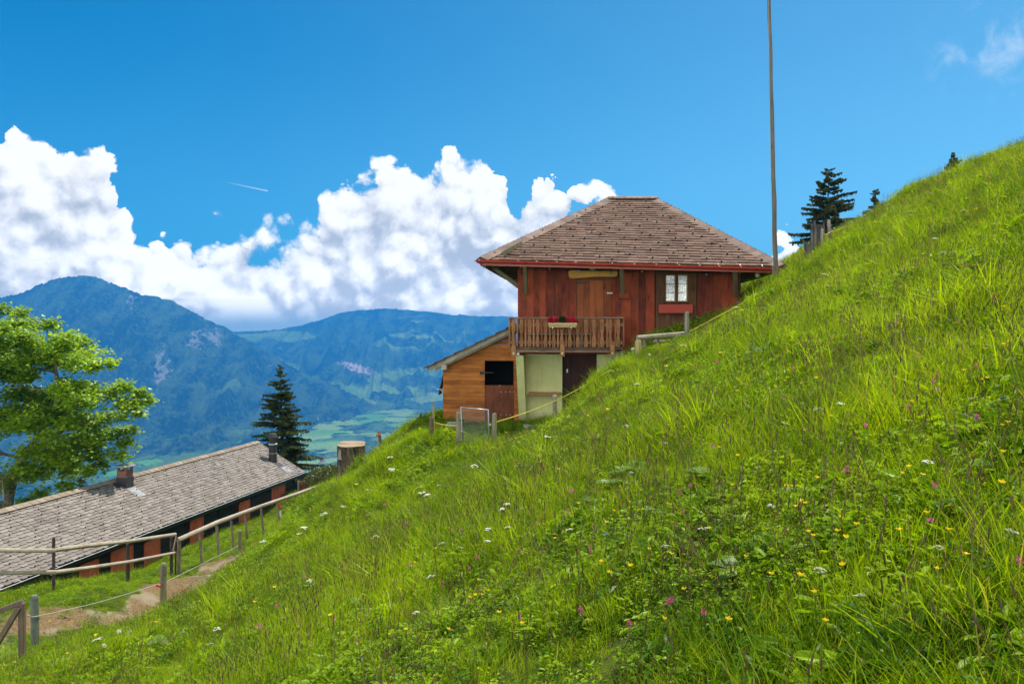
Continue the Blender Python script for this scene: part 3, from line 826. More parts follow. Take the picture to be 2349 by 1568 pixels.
def seed_mesh(name, mat, n, hmin, hmax, seed):
    rd = random.Random(seed); mb = MB()
    for _ in range(n):
        a = rd.random() * 6.283; r = 0.16 * math.sqrt(rd.random()); b = Vector((r * math.cos(a), r * math.sin(a), 0)); h = rd.uniform(hmin, hmax)
        t = b + Vector((rd.uniform(-.16, .16) * h, rd.uniform(-.16, .16) * h, h)); m = b.lerp(t, .5) + Vector((rd.uniform(-.02, .02), rd.uniform(-.02, .02), 0))
        mb.tube([b, m, t], [.0016, .0014, .001], 3, False)
        L = rd.uniform(.03, .07); mb.tube([t, t + Vector((0, 0, L * .3)), t + Vector((0, 0, L * .8)), t + Vector((.003, 0, L))], [.0015, .0045, .004, .0005], 4, False)
    return raw_mesh(name, mb.v, mb.f, mat)


TUFTS = bpy.data.collections.new("grass_tufts")      # sources for the scatter, never linked to the scene
src = [tuft_mesh("a0", grass_a, 34, .14, .34, .003, .0055, .13, .35, .45, 1), tuft_mesh("a1", grass_a, 34, .12, .30, .003, .0065, .14, .55, .5, 2),
       tuft_mesh("a2", grass_a, 30, .18, .42, .003, .006, .12, .30, .6, 3), tuft_mesh("a3", grass_a, 36, .10, .24, .0035, .007, .15, .6, .4, 4),
       tuft_mesh("a4", grass_a, 22, .30, .58, .005, .010, .10, .42, .75, 5), tuft_mesh("a5", grass_a, 40, .05, .12, .003, .006, .15, .6, .4, 6),
       herb_mesh("a6", herb_a, 34, .03, .20, .03, .065, .16, 7, .55), herb_mesh("a7", herb_a, 46, .02, .16, .018, .04, .15, 8, .8),
       herb_mesh("a8", herb_a, 18, .03, .22, .07, .13, .15, 9, .42), seed_mesh("a9", seed_m, 5, .34, .62, 10)]
for o in src: TUFTS.objects.link(o)


def scatter(name, pts, scl, idx, rot):
    me = bpy.data.meshes.new(name); n = len(pts)
    me.vertices.add(n); me.vertices.foreach_set('co', pts.astype(np.float32).ravel())
    a = me.attributes.new('scl', 'FLOAT', 'POINT'); a.data.foreach_set('value', scl.astype(np.float32))
    a = me.attributes.new('idx', 'INT', 'POINT'); a.data.foreach_set('value', idx.astype(np.int32))
    a = me.attributes.new('rot', 'FLOAT_VECTOR', 'POINT'); a.data.foreach_set('vector', rot.astype(np.float32).ravel())
    o = bpy.data.objects.new(name, me); COL.objects.link(o)
    ng = bpy.data.node_groups.new(name, 'GeometryNodeTree')
    ng.interface.new_socket('Geometry', in_out='INPUT', socket_type='NodeSocketGeometry'); ng.interface.new_socket('Geometry', in_out='OUTPUT', socket_type='NodeSocketGeometry')
    N = ng.nodes; L = ng.links; gi = N.new('NodeGroupInput'); go = N.new('NodeGroupOutput')
    ip = N.new('GeometryNodeInstanceOnPoints'); ci = N.new('GeometryNodeCollectionInfo')
    ci.inputs[0].default_value = TUFTS; ci.inputs[1].default_value = True; ci.inputs[2].default_value = True

    def attr(nm, ty):
        q = N.new('GeometryNodeInputNamedAttribute'); q.data_type = ty; q.inputs[0].default_value = nm; return q.outputs[0]
    L.new(gi.outputs[0], ip.inputs['Points']); L.new(ci.outputs[0], ip.inputs['Instance']); ip.inputs['Pick Instance'].default_value = True
    L.new(attr('idx', 'INT'), ip.inputs['Instance Index']); L.new(attr('rot', 'FLOAT_VECTOR'), ip.inputs['Rotation']); L.new(attr('scl', 'FLOAT'), ip.inputs['Scale'])
    L.new(ip.outputs[0], go.inputs[0])
    md = o.modifiers.new('scatter', 'NODES'); md.node_group = ng
    return o


CH_O = P(1190, 752.7, 26.0); CH_O.z = -3.0; CH_YAW = -math.radians(5.6)
CX = Vector((math.cos(CH_YAW), math.sin(CH_YAW), 0)); CY = Vector((-math.sin(CH_YAW), math.cos(CH_YAW), 0))
BARN_O = P(697, 1083, 60.0); BDIR = Vector((math.sin(math.radians(11.9)), math.cos(math.radians(11.9)), 0)); BSIDE = Vector((-BDIR.y, BDIR.x, 0))


def meadow_points():
    N = 1700000
    r = RNG.uniform(1.0, 66, N); th = RNG.uniform(-1.25, 1.35, N)
    x = r * np.sin(th); y = r * np.cos(th)
    dens = np.minimum(430.0, 3600.0 / r)                       # tufts per square metre
    side = np.abs(th - 0.01) > 0.70                              # beside the view: thinner, seen only from a step aside
    dens = np.where(side, np.where(r < 30, dens * 0.45, 0.0), dens)
    p = dens * r * 2.60 * (66 - 1.0) / N
    p = p * np.clip(0.15 + 2.6 * (fbm(x * 1.3, y * 1.3, 3, 33) - 0.24), 0.40, 1.3)
    keep = RNG.random(N) < p
    x, y, r = x[keep], y[keep], r[keep]
    z = gz(x, y)
    ok = z > -40
    # outside buildings
    lx = (x - CH_O.x) * CX.x + (y - CH_O.y) * CX.y; ly = (x - CH_O.x) * CY.x + (y - CH_O.y) * CY.y
    ok &= ~((lx > -2.6) & (lx < 7.3) & (ly > -0.05) & (ly < 8))
    bx_ = (x - BARN_O.x) * BDIR.x + (y - BARN_O.y) * BDIR.y; by_ = (x - BARN_O.x) * BSIDE.x + (y - BARN_O.y) * BSIDE.y
    ok &= ~((by_ > 0.55) & (by_ < 8) & (bx_ < 0) & (bx_ > -60))
    b = bare(x, y); ok &= RNG.random(len(x)) > b * 0.90
    x, y, z, r, b, lx, ly = (q[ok] for q in (x, y, z, r, b, lx, ly))
    n = len(x); q = RNG.random(n)
    patch = fbm(x * 0.55, y * 0.55, 3, 51); tall = fbm(x * 0.30 + 9, y * 0.30, 3, 77); herb = fbm(x * 0.8, y * 0.8 + 40, 3, 91)
    idx = np.where(q < .30, 0, np.where(q < .58, 1, np.where(q < .80, 3, 2)))
    idx = np.where((tall > .58) & (RNG.random(n) < .16), 4, idx)
    hq = RNG.random(n); idx = np.where(hq < np.clip((herb - .30) * 2.2, .42, .80), np.where(hq * 7 % 1 < .45, 6, np.where(hq * 7 % 1 < .8, 7, 8)), idx)
    idx = np.where(RNG.random(n) < np.where((r > 17) & (x > 8), .10, .05), 9, idx)
    scl = RNG.uniform(.55, 1.4, n) * (0.40 + 0.52 * np.clip((fbm(x * 1.0 + 5, y * 1.0, 3, 123) - 0.30) * 2.2, 0, 1)) * (1 + 0.014 * np.minimum(r, 40))
    scl = np.where(idx == 9, RNG.uniform(.6, .95, n), scl); scl = np.where(r < 7, np.minimum(scl, .82), scl)
    # short turf: by the path, below the rail fence, on the terrace by the chalet
    pd = path_dist(x, y)
    short = (pd < 2.6) | ((lx > -5) & (lx < 2.2) & (ly < 0) & (ly > -5.2))
    lawn = (lx > -5) & (lx < 2.2) & (ly < 0) & (ly > -5.2)
    idx = np.where(short & (RNG.random(n) < .75), np.where(RNG.random(n) < .6, 5, 7), idx); scl = np.where(short, scl * .75, scl)
    scl = np.where(lawn, scl * .8, scl)
    far = y > 24; scl = np.where(far & (x < -6), scl * .8, scl)
    rot = np.stack([RNG.normal(0, .22, n), RNG.normal(-.04, .22, n), RNG.uniform(0, 6.283, n)], -1)
    return np.stack([x, y, z], -1), scl, idx, rot


mp = meadow_points()
tag(scatter('grass', *mp), 'tall green meadow grass and herbs covering the slope', 'grass', None, 'stuff')

# ------------------------------------------------------------------ chalet
def H(px, py, off=0.0):
    """point of the plane parallel to the chalet front, off metres behind it, in chalet coordinates"""
    d = ray(px, py); p = d * ((CH_O.dot(CY) + off) / d.dot(CY)) - CH_O
    return Vector((p.dot(CX), off, p.z))


def clip(poly, a, b, c):
    """keep the part of a 2D polygon where a*x + b*z <= c"""
    out = []
    for (x0, z0), (x1, z1) in zip(poly, poly[1:] + poly[:1]):
        d0 = a * x0 + b * z0 - c; d1 = a * x1 + b * z1 - c
        if d0 <= 0: out.append((x0, z0))
        if (d0 < 0 < d1) or (d1 < 0 < d0):
            t = d0 / (d0 - d1); out.append((x0 + t * (x1 - x0), z0 + t * (z1 - z0)))
    return out


def xz(mb, poly, y0, y1):
    if len(poly) >= 3: mb.prism([(x, y0, z) for x, z in poly], (0, y1 - y0, 0))
    return mb


def rect(x0, x1, z0, z1): return [(x0, z0), (x1, z0), (x1, z1), (x0, z1)]


def tile_face(mb, A, B, C_, D, rows, tw, rnd, th=0.028, over=1.18, chamfer=0.0, hooks=None, skirt=0.0, pat=(3, 1)):
    """real overlapping tiles on the quad A-B (eave) to D-C_ (top)"""
    A, B, C_, D = map(Vector, (A, B, C_, D)); nrm = (B - A).cross(D - A).normalized(); nrm = nrm if nrm.z > 0 else -nrm
    for i in range(rows):
        t0, t1 = i / rows, min(1.0, (i + over) / rows)
        l0, r0 = A.lerp(D, t0), B.lerp(C_, t0); l1, r1 = A.lerp(D, t1), B.lerp(C_, t1)
        e = (r0 - l0); W = e.length; e.normalize(); up = (l1 - l0) - e * (l1 - l0).dot(e)
        xl1 = (l1 - l0).dot(e); xr1 = W + (r1 - r0).dot(e)
        x = -((i % 2) * 0.5 + 0.15 * rnd.random()) * tw; k = 0
        while x < W:
            w = tw * (1 + 0.12 * (rnd.random() - .5)); a, b = max(0, x), min(W, x + w - 0.006); x += w; k += 1
            if b - a < 0.02: continue
            a1, b1 = max(a, xl1), min(b, xr1)
            if b1 - a1 < 0.01: a1 = b1 = max(min((a + b) / 2, xr1), xl1); b1 += 0.01
            lift = th * (1.45 + 0.55 * rnd.random() ** 2); sag = up * (-0.16 * rnd.random() ** 3)
            q = lambda X, v, h: l0 + e * X + up * v + nrm * h + (sag if v < .1 else Vector())
            if chamfer and b - a > tw * .6:
                c = chamfer
                bot = [(a, c / up.length * .8), (a + c, 0), (b - c, 0), (b, c / up.length * .8)]
            else: bot = [(a, 0), (b, 0)]
            top = [(b1, 1), (a1, 1)]
            lo = [q(X, v, lift - th if v < .5 else 0.0) for X, v in bot + top]; hi = [q(X, v, lift if v < .5 else th * .35) for X, v in bot + top]
            n = len(lo)
            mb.add(lo + hi, [tuple(range(n, 2 * n))] + [(j, (j + 1) % n, (j + 1) % n + n, j + n) for j in range(n)])
            if hooks is not None and (k + (i // 1) * pat[1]) % pat[0] == 0 and i > 0 and b - a > tw * .7:
                c = q((a + b) / 2, 0.05, lift); f_ = -up.normalized()
                hooks.frame(c + nrm * .025 + f_ * 0.01, e * .040, f_ * .045, nrm * .065)


def cap_line(mb, P0, P1, n, w, th, rnd, side=None):
    P0, P1 = Vector(P0), Vector(P1); d = (P1 - P0) / n; dn = d.normalized(); s = side or dn.cross(Vector((0, 0, 1))).normalized(); up = s.cross(dn).normalized()
    if up.z < 0: up = -up
    for i in range(n):
        c = P0 + d * (i + .5)
        for sg in (-1, 1):
            tilt = (s * sg - up * .45).normalized()
            o_ = tilt.cross(dn).normalized(); o_ = o_ if o_.z > 0 else -o_
            mb.frame(c + tilt * w / 2 + o_ * th + up * .03 + o_ * (0.006 * rnd.random()), d * 1.06 + o_ * 0.02, tilt * w, o_ * th)


rr = random.Random(3)
chalet = thing('chalet', 'dark red wooden chalet with a hipped shingle roof and a carved balcony', 'chalet', CH_O, CH_YAW)
ZF = H(1190, 803).z                       # floor of the upper storey
ZE = H(1190, 597, -1.25).z
WX = H(1697, 700).x
# front wall boards, leaving the door and the window bay free
DX0, DX1, DZ1 = H(1320, 640).x, H(1405, 640).x, H(1360, 641).z
VX0, VX1, VZ0, VZ1 = H(1504.5, 700).x, H(1597, 700).x, H(1550, 760).z, H(1550, 627).z
mb = MB(); x = 0.0
while x < WX:
    w = rr.uniform(.20, .29); x1 = min(WX, x + w); z0 = ZF - .12 if x < 3.2 else ZF - .5; z1 = ZE + .45; y = -rr.uniform(0.022, 0.034)
    for (za, zb) in ((z0, z1),):
        segs = [(za, zb)]
        if x1 > DX0 + .02 and x < DX1 - .02: segs = [(DZ1, zb)]
        if x1 > VX0 + .02 and x < VX1 - .02: segs = [(za, VZ0), (VZ1, zb)]
        for s0, s1 in segs: mb.bx(x + .004, x1 - .004, y, .03, s0, s1)
        if rr.random() < .6 and len(segs) == 1 and segs[0][0] == za: mb.bx(x1 - .02, x1 + .02, y - .018, y - .001, s0, s1)
    x = x1
mb.bx(0.0, 3.2, .04, .16, ZF - .12, ZE + .45); mb.bx(3.2, WX, .04, .16, ZF - .6, ZE + .45)
for xx, s in ((-.03, 1), (WX, 1)):
    y = .0
    while y < 8:
        mb.bx(xx, xx + .03, y + .003, min(8, y + .26) - .003, ZF - .3, ZE + .45); y += .26
mb.bx(0, WX, 7.95, 8.0, ZF - .5, ZE + .45)
wall = mb.build('wall', wall_red, chalet)
# door
mb = MB(); x = DX0 + .04
for i in range(5):
    w = (DX1 - DX0 - .08) / 5 * (1, .85, .8, 1.25, 1.1)[i]; mb.bx(x + .004, x + w - .004, -.012, .03, ZF, DZ1 - .02); x += w
door = mb.build('door', door_wood, chalet)
mb = MB().bx(DX0, DX0 + .04, -.03, .03, ZF, DZ1); mb.bx(DX0 - .04, DX1, -.04, .02, DZ1, DZ1 + .06)
mb.build('door_frame', frame_wood, door)
a = H(1322, 648); mb = MB().bx(a.x, a.x + .36, -.024, -.013, a.z - .025, a.z + .02); mb.bx(a.x - .02, a.x + .02, -.05, -.014, a.z - .06, a.z + .05)
mb.build('hinge', iron, door)
a = H(1399, 672); MB().bx(a.x - .10, a.x + .09, -.055, -.036, a.z - .025, a.z + .02).build('name_plate', cream, chalet)
# window bay
mb = MB()
for x0, x1 in ((VX0, H(1523, 700).x), (H(1579.5, 700).x, VX1)): mb.bx(x0, x1, -.045, .02, VZ0 + .02, VZ1 + .03)
mb.bx(VX0, VX1, -.05, .02, VZ1 + .032, VZ1 + .13)
zb = H(1550, 697).z
for i in range(4):
    xa = H(1523, 700).x + .01; xb = H(1579, 700).x; s = (xb - xa) / 4; mb.bx(xa + s * i + .004, xa + s * (i + 1) - .004, -.030, .02, VZ0, zb)
mb.build('window_boards', frame_wood, chalet)
wx0, wx1, wz0, wz1 = H(1524, 700).x, H(1579, 700).x, H(1550, 694).z, H(1550, 627).z
mb = MB(); t = .055; xm = (wx0 + wx1) / 2
for q in ((wx0, wx1, wz1 - t, wz1), (wx0, wx1, wz0, wz0 + t * .8), (wx0, wx0 + t * .8, wz0 + t * .8, wz1 - t), (wx1 - t * .8, wx1, wz0 + t * .8, wz1 - t), (xm - .045, xm + .045, wz0 + t * .8, wz1 - t)):
    mb.bx(q[0], q[1], -.055, .01, q[2], q[3])
win = mb.build('window', frame_wood, chalet)
mb = MB()
for xa, xb in ((wx0 + .045, xm - .046), (xm + .046, wx1 - .045)):
    za, zc = wz0 + .045, wz1 - .056; u = .018
    for q in ((xa, xb, zc - u, zc), (xa, xb, za, za + u), (xa, xa + u, za + u, zc - u), (xb - u, xb, za + u, zc - u)): mb.bx(q[0], q[1], -.048, -.015, q[2], q[3])
    for k in (1 / 3, 2 / 3): z = za + (zc - za) * k; mb.bx(xa + u, xb - u, -.045, -.018, z - .012, z + .012)
mb.build('sash', plain('sash_paint', (0.58, 0.47, 0.30), 0.6, 0.15, 8.0), win)
MB().bx(wx0 + .05, wx1 - .05, -.012, -.006, wz0 + .05, wz1 - .06).build('pane', glass, win)
mb = MB(); n = 26
for i in range(n):                                   # gathered lace, drawn aside at the top
    for xa, xb, hh in ((wx0 + .05, xm - .05, .60), (xm + .05, wx1 - .05, .74)):
        f0, f1 = i / n, (i + 1) / n; ya, yb = .012 + .010 * math.sin(i * 1.9), .012 + .010 * math.sin((i + 1) * 1.9)
        zt = wz0 + (wz1 - wz0) * (hh - .12 * f0 * (1 if xa < xm - .2 else -1))
        mb.add([(xa + (xb - xa) * f0, ya, wz0 + .05), (xa + (xb - xa) * f1, yb, wz0 + .05), (xa + (xb - xa) * f1, yb, zt), (xa + (xb - xa) * f0, ya, zt)], [(0, 1, 2, 3)])
mb.build('curtain', curtain, win)
MB().bx(wx0, wx1, .032, .038, wz0, wz1).build('black_room_sheet', black_in, win)  # black sheet standing in for the unlit room behind the panes
a, b = H(1511, 698, -.2), H(1589, 718, -.2)
MB().bx(a.x, b.x, -.24, -.055, b.z, a.z).build('window_box', panel_red, chalet, bevel=.008)
a, b = H(1527, 752), H(1642, 762); MB().bx(a.x, b.x, -.075, -.047, b.z, a.z).build('sill_band', greyband, chalet)
a, b = H(1420, 671, -.1), H(1443, 685, -.1); MB().bx(a.x, b.x, -.16, -.036, b.z, a.z).build('letter_box', wall_red, chalet)
# basement
xb0, xb1 = H(1205, 900).x, H(1400, 900).x
mb = MB().bx(xb0, H(1292, 900).x - .03, .0, .3, -1.2, ZF - .13); mb.bx(H(1367, 900).x + .02, xb1, .0, .3, -1.2, ZF - .13)
mb.build('basement_wall', plaster, chalet)
a = H(1292, 812); b = H(1367, 960); mb = MB()
for i in range(4): s = (b.x - a.x) / 4; mb.bx(a.x + s * i + .003, a.x + s * (i + 1) - .003, .06, .12, -.9, ZF - .13)
mb.bx(a.x, b.x, .125, .16, -.9, ZF - .13); bd = mb.build('basement_door', dark_door, chalet)
mb = MB().bx(a.x - .03, a.x, -.01, .2, -.9, ZF - .13); mb.bx(b.x, b.x + .02, -.01, .2, -.9, ZF - .13); mb.build('door_frame', dark_door, bd)
c = H(1301, 850); MB().bx(c.x - .02, c.x + .02, .035, .06, c.z - .06, c.z + .05).build('handle', steel, bd)
a, b = H(1213, 899, -.15), H(1286, 905, -.15); MB().bx(a.x, b.x, -.33, .0, b.z, a.z).build('shelf', balc_wood, chalet, bevel=.006)
# leaning buttress under the balcony
a0, a1, b0, b1 = H(1184, 811, -.95), H(1200, 811, -.95), H(1196.5, 968, -.12), H(1211, 968, -.12)
mb = MB(); x0, x1 = .02, .26
mb.prism([(x0 - .03, -.95, ZF - .14), (x0 - .03, .3, ZF - .14), (x0 - .03, .3, -1.2), (x0 + .0, -.04, -1.2), (x0, -.12, b0.z + .1)], (x1 - x0, 0, 0))
mb.build('buttress', plaster, chalet)
c = H(1187, 812, -.97); MB().sphere((c.x + .02, -.97, c.z), .05, 8, 6).build('wall_lamp', white_paint, chalet)
a, b = H(1402, 805, -.3), H(1445, 835, -.3); MB().bx(a.x, b.x + .6, -.3, .0, b.z - 1.2, a.z).build('plinth', concrete, chalet, bevel=.02)
# balcony
BO = -1.0; bx0, bx1 = H(1168, 760, BO).x, H(1429, 760, BO).x; bz1, bz0 = H(1290, 727, BO).z, H(1290, 797, BO).z
balc = MB().bx(bx0 - .02, bx1 + .01, BO - .08, BO + .07, bz1 - .05, bz1).build('balcony', beam_wood, chalet, bevel=.008)
balc.name = 'balcony'


def baluster(cx, w, z0, z1):
    h = z1 - z0; prof = [(0, 1), (.30, 1), (.36, .8), (.41, .52), (.46, .55), (.55, .9), (.60, 1), (.94, 1), (.98, .85), (1.0, .5)]
    L = [(cx - w * k, z0 + h * f) for f, k in prof]; Rr = [(cx + w * k, z0 + h * f) for f, k in reversed(prof)]
    return L + Rr


gaps = [H(1178 + 18.46 * i, 760, BO).x for i in range(14)]
for i, gx in enumerate(gaps):
    m_ = MB(); xz(m_, baluster(gx, .057, bz0 + .02, bz1 - .06), BO - .055, BO - .028); o = m_.build('baluster', balc_wood, balc)
    MB().tube([(gx, BO - .058, bz0 + .61 * (bz1 - bz0)), (gx, BO - .0555, bz0 + .61 * (bz1 - bz0))], .014, 8).build('hole_disc', black_in, o)  # black disc on the face, painting the shade of a drilled opening
mb = MB()
for i in range(15): gx = gaps[0] + (i - .5) * (gaps[1] - gaps[0]); mb.bx(gx - .024, gx + .024, BO - .05, BO - .027, bz0 + .02, bz1 - .06)
mb.build('slats', balc_wood, balc)
mb = MB()
for z in (bz1 - .24, bz0 + .16): mb.bx(bx0, bx1, BO - .026, BO + .04, z - .045, z + .045)
for xx in (bx0 + .02, bx1 - .05):
    mb.bx(xx, xx + .05, BO + .05, -.04, bz1 - .1, bz1 - .04); mb.bx(xx, xx + .05, BO + .05, -.04, bz0 + .12, bz0 + .2)
    for k in range(5): mb.bx(xx, xx + .03, BO + .12 + k * .18, BO + .24 + k * .18, bz0 + .02, bz1 - .1)
mb.build('rails', balc_wood, balc)
mb = MB(); n = 16
for i in range(n): s = (bx1 - bx0) / n; mb.bx(bx0 + s * i + .004, bx0 + s * (i + 1) - .004, BO - .02, .0, bz0 - .045, bz0 + .0)
mb.build('floor_boards', brown_post, balc)
a, b = H(1184, 801, BO), H(1412, 808.5, BO)
MB().bx(a.x, b.x, BO + .0, BO + .12, b.z, a.z - .01).build('beam', beam_wood, balc, bevel=.006)
for px in (1178, 1290, 1405):
    c = H(px, 806, BO - .06); o = MB().bx(c.x - .07, c.x + .07, BO - .065, BO - .005, H(px, 817, BO).z, bz0 + .10 if px != 1178 else bz0 + .05).build('bracket_post', balc_wood, balc, bevel=.006)
    zc = H(px, 810, BO).z; MB().tube([(c.x, BO - .085, zc), (c.x, BO - .066, zc)], .03, 8).build('bolt', cream, o)
mb = MB().bx(.3, 2.3, -.35, -.05, bz0 + .40, bz0 + .44); mb.bx(.5, .56, -.32, -.08, bz0, bz0 + .4); mb.bx(2.0, 2.06, -.32, -.08, bz0, bz0 + .4)
bench = mb.build('bench', grey_wood, None)
bench.parent = None; bench.matrix_world = Matrix.Translation(CH_O) @ Matrix.Rotation(CH_YAW, 4, 'Z')
tag(bench, 'grey plank bench on the balcony behind the balusters', 'bench')
# roof
FL, FR = H(1101, 596, -1.25), H(1799, 613, -1.25)
RL, RR_ = H(1397, 456, 4.0), H(1503, 456, 4.0)
BL, BR = Vector((FL.x, 9.25, FL.z)), Vector((FR.x, 9.25, FR.z))
mb = MB(); dn = Vector((0, 0, -.10))
for q in ((FL, FR, RR_, RL), (BR, BL, RL, RR_), (BL, FL, RL), (FR, BR, RR_)): mb.prism(q, dn)
roof = mb.build('roof', green_wood, chalet)
mb = MB(); hk = MB()
tile_face(mb, FL + Vector((-.02, -.04, 0)), FR + Vector((.02, -.04, 0)), RR_, RL, 29, .33, rr, hooks=hk, pat=(5, 2))
tile_face(mb, BL, FL, RL, RL, 27, .40, rr); tile_face(mb, FR, BR, RR_, RR_, 27, .40, rr); tile_face(mb, BR, BL, RL, RR_, 14, .8, rr)
mb.build('shingles', roof_brown, roof, fix=False)
tag(hk.build('snow_hooks', iron, roof), kind='stuff')
mb = MB()
cap_line(mb, FL + Vector((.02, .0, .05)), RL, 30, .32, .024, rr); cap_line(mb, FR + Vector((-.02, .0, .05)), RR_, 30, .32, .024, rr)
cap_line(mb, RL + Vector((-.04, 0, .02)), RR_ + Vector((.04, 0, .02)), 8, .24, .03, rr)
cap_line(mb, BL, RL, 24, .17, .022, rr); cap_line(mb, BR, RR_, 24, .17, .022, rr)
mb.build('hip_tiles', hip_brown, roof)
for i in range(9):
    y = -.9 + i * 1.05; MB().beam((FL.x + .04, y, FL.z - .14), (.2, y, FL.z + .55), .09, .12).build('rafter', green_wood, roof)
for i in range(9):
    xx = FL.x + .7 + i * 1.0; zz = FL.z + (FR.z - FL.z) * i / 9.5; MB().beam((xx, FL.y + .06, zz - .15), (xx, .1, zz + .55), .09, .12).build('rafter', green_wood, roof)
MB().beam((FL.x + .1, FL.y + .1, FL.z - .16), (.05, .05, FL.z + .45), .11, .15).build('hip_rafter', green_wood, roof)
g0, g1 = H(1093, 601.5, -1.34), H(1790, 620, -1.34)


def half_pipe(mb, a, b, r, seg=7, down=Vector((0, 0, -1)), t=.008):
    a, b = Vector(a), Vector(b); d = (b - a).normalized(); s = d.cross(Vector((0, 0, 1))).normalized(); u = s.cross(d)
    ring = [s * math.cos(math.pi * k / seg) * q - u * math.sin(math.pi * k / seg) * q for q in (r, r - t) for k in range(seg + 1)]
    n = seg + 1; vs = [a + q for q in ring] + [b + q for q in ring]; m_ = 2 * n; fs = []
    for k in range(seg): fs += [(k, k + 1, m_ + k + 1, m_ + k), (n + k, m_ + n + k, m_ + n + k + 1, n + k + 1), (k, n + k, n + k + 1, k + 1), (m_ + k, m_ + k + 1, m_ + n + k + 1, m_ + n + k)]
    fs += [(0, m_, m_ + n, n), (seg, n + seg, m_ + n + seg, m_ + seg)]
    return mb.add(vs, fs)


mb = MB(); half_pipe(mb, g0 + Vector((0, 0, .07)), g1 + Vector((0, 0, .07)), .085)
gl0 = Vector((g0.x + .06, g0.y + .05, g0.z + .06)); half_pipe(mb, gl0, (gl0.x, 9.3, gl0.z), .085)
mb.beam((FL.x + .06, FL.y + .02, FL.z - .09), (FR.x - .06, FR.y + .02, FR.z - .09), .02, .16); mb.beam((FL.x + .02, FL.y, FL.z - .09), (FL.x + .02, 9.2, FL.z - .09), .02, .16)
gut = mb.build('gutter', gutter_red, chalet)
for px in (1189, 1232, 1277, 1321, 1363, 1404, 1455, 1505, 1558, 1605, 1650, 1699, 1748):
    c = H(px, 597 + (px - 1093) / 697 * 18.5, -1.30); MB().bx(c.x - .022, c.x + .022, -1.36, -1.20, c.z - .01, c.z + .035).build('gutter_clip', clip_metal, gut)
    d_ = g0.lerp(g1, (px - 1093) / 697.); MB().tube([d_ + Vector((.004, 0, .07)), d_ + Vector((.02, 0, .07))], .088, 10).build('gutter_seam', gutter_red, gut)
for px in (1206, 1427.5, 1688):
    a = H(px + 1, 673 if px < 1600 else 677, -.08); b = H(px - 2, 613, -1.1); MB().beam(a, (b.x, -1.1, FL.z + (FR.z - FL.z) * (b.x - FL.x) / (FR.x - FL.x) - .12), .115, .13, up=(0, 1, 0)).build('eave_strut', green_wood, chalet, bevel=.008)
a = H(1189, 658, .35)
MB().beam((-.04, .35, a.z), (-1.0, .35, FL.z - .02), .13, .12, up=(0, 1, 0)).build('eave_strut', green_wood, chalet, bevel=.008)
MB().beam((-.04, 4.2, a.z), (-1.0, 4.2, FL.z - .02), .13, .12, up=(0, 1, 0)).build('eave_strut', green_wood, chalet, bevel=.008)
c = H(1360.5, 615.5, -.35); mb = MB().tube([(c.x, -.35, c.z + .07), (c.x, -.35, c.z + .015), (c.x, -.35, c.z - .03), (c.x, -.35, c.z - .05)], [.07, .115, .115, .04], 14)
mb.build('door_lamp', cream, chalet, smooth=False)
c = H(1738, 630.5, -.6); MB().sphere(c, .085, 14, 10).build('globe_lamp', cream, chalet, smooth=True)
# things that hang on the chalet
HM = Matrix.Translation(CH_O) @ Matrix.Rotation(CH_YAW, 4, 'Z')


def hang(o, label, cat, group=None):
    o.matrix_world = HM; return tag(o, label, cat, group)


sp = [(1304, 624), (1306, 620), (1312, 618.5), (1345, 620.5), (1385, 619), (1412, 617.5), (1416, 619), (1417, 626), (1415.5, 633), (1411, 634.5), (1365, 634.5), (1330, 637.5), (1312, 638.5), (1307, 637), (1304.5, 631)]
mb = MB(); xz(mb, [(H(a, b, -.1).x, H(a, b, -.1).z) for a, b in sp], -.13, -.085)
hang(mb.build('sign_board', sign_wood, bevel=.01), 'blank wavy ochre wooden sign above the balcony door', 'sign')
sl = bpy.data.objects.new('string_lights', None); COL.objects.link(sl); hang(sl, 'string of small coloured bulbs under the chalet eave', 'string lights')
bl = [(1194, 611.7, yellow_bulb), (1260.6, 616, pink_bulb), (1329, 621.5, blue_bulb), (1401.7, 625.5, green_bulb), (1473, 622, yellow_bulb), (1620.7, 629, blue_bulb), (1697, 626.5, green_bulb)]
pts = []
for i, (px, py, mt) in enumerate(bl):
    c = H(px, py, -.45); MB().sphere(c, .036, 10, 8).build('bulb', mt, sl, smooth=True); MB().tube([c + Vector((0, 0, .03)), c + Vector((0, 0, .085))], .016, 6).build('bulb_socket', iron, sl)
    if i: pts.append((pts[-1] + c + Vector((0, 0, .085))) / 2 - Vector((0, 0, .05)))
    pts.append(c + Vector((0, 0, .085)))
MB().tube(pts, .008, 5).build('cable', iron, sl)
fb = bpy.data.objects.new('flower_box', None); COL.objects.link(fb); hang(fb, 'pale wooden flower box with red geraniums on the balcony railing', 'flower box')
a, b = H(1258, 740, -1.2), H(1324, 749, -1.2)
mb = MB().bx(a.x, b.x, -1.26, -1.09, b.z + .02, a.z); mb.bx(a.x - .02, b.x + .02, -1.275, -1.08, a.z - .055, a.z - .035); mb.bx(a.x + .02, b.x - .02, -1.28, -1.10, b.z - .02, b.z + .01)
mb.build('trough', trough, fb, bevel=.005)
for q in (.12, b.x - a.x - .2): MB().bx(a.x + q, a.x + q + .03, -1.29, -1.1, b.z - .06, b.z + .0).build('hook', cream, fb)


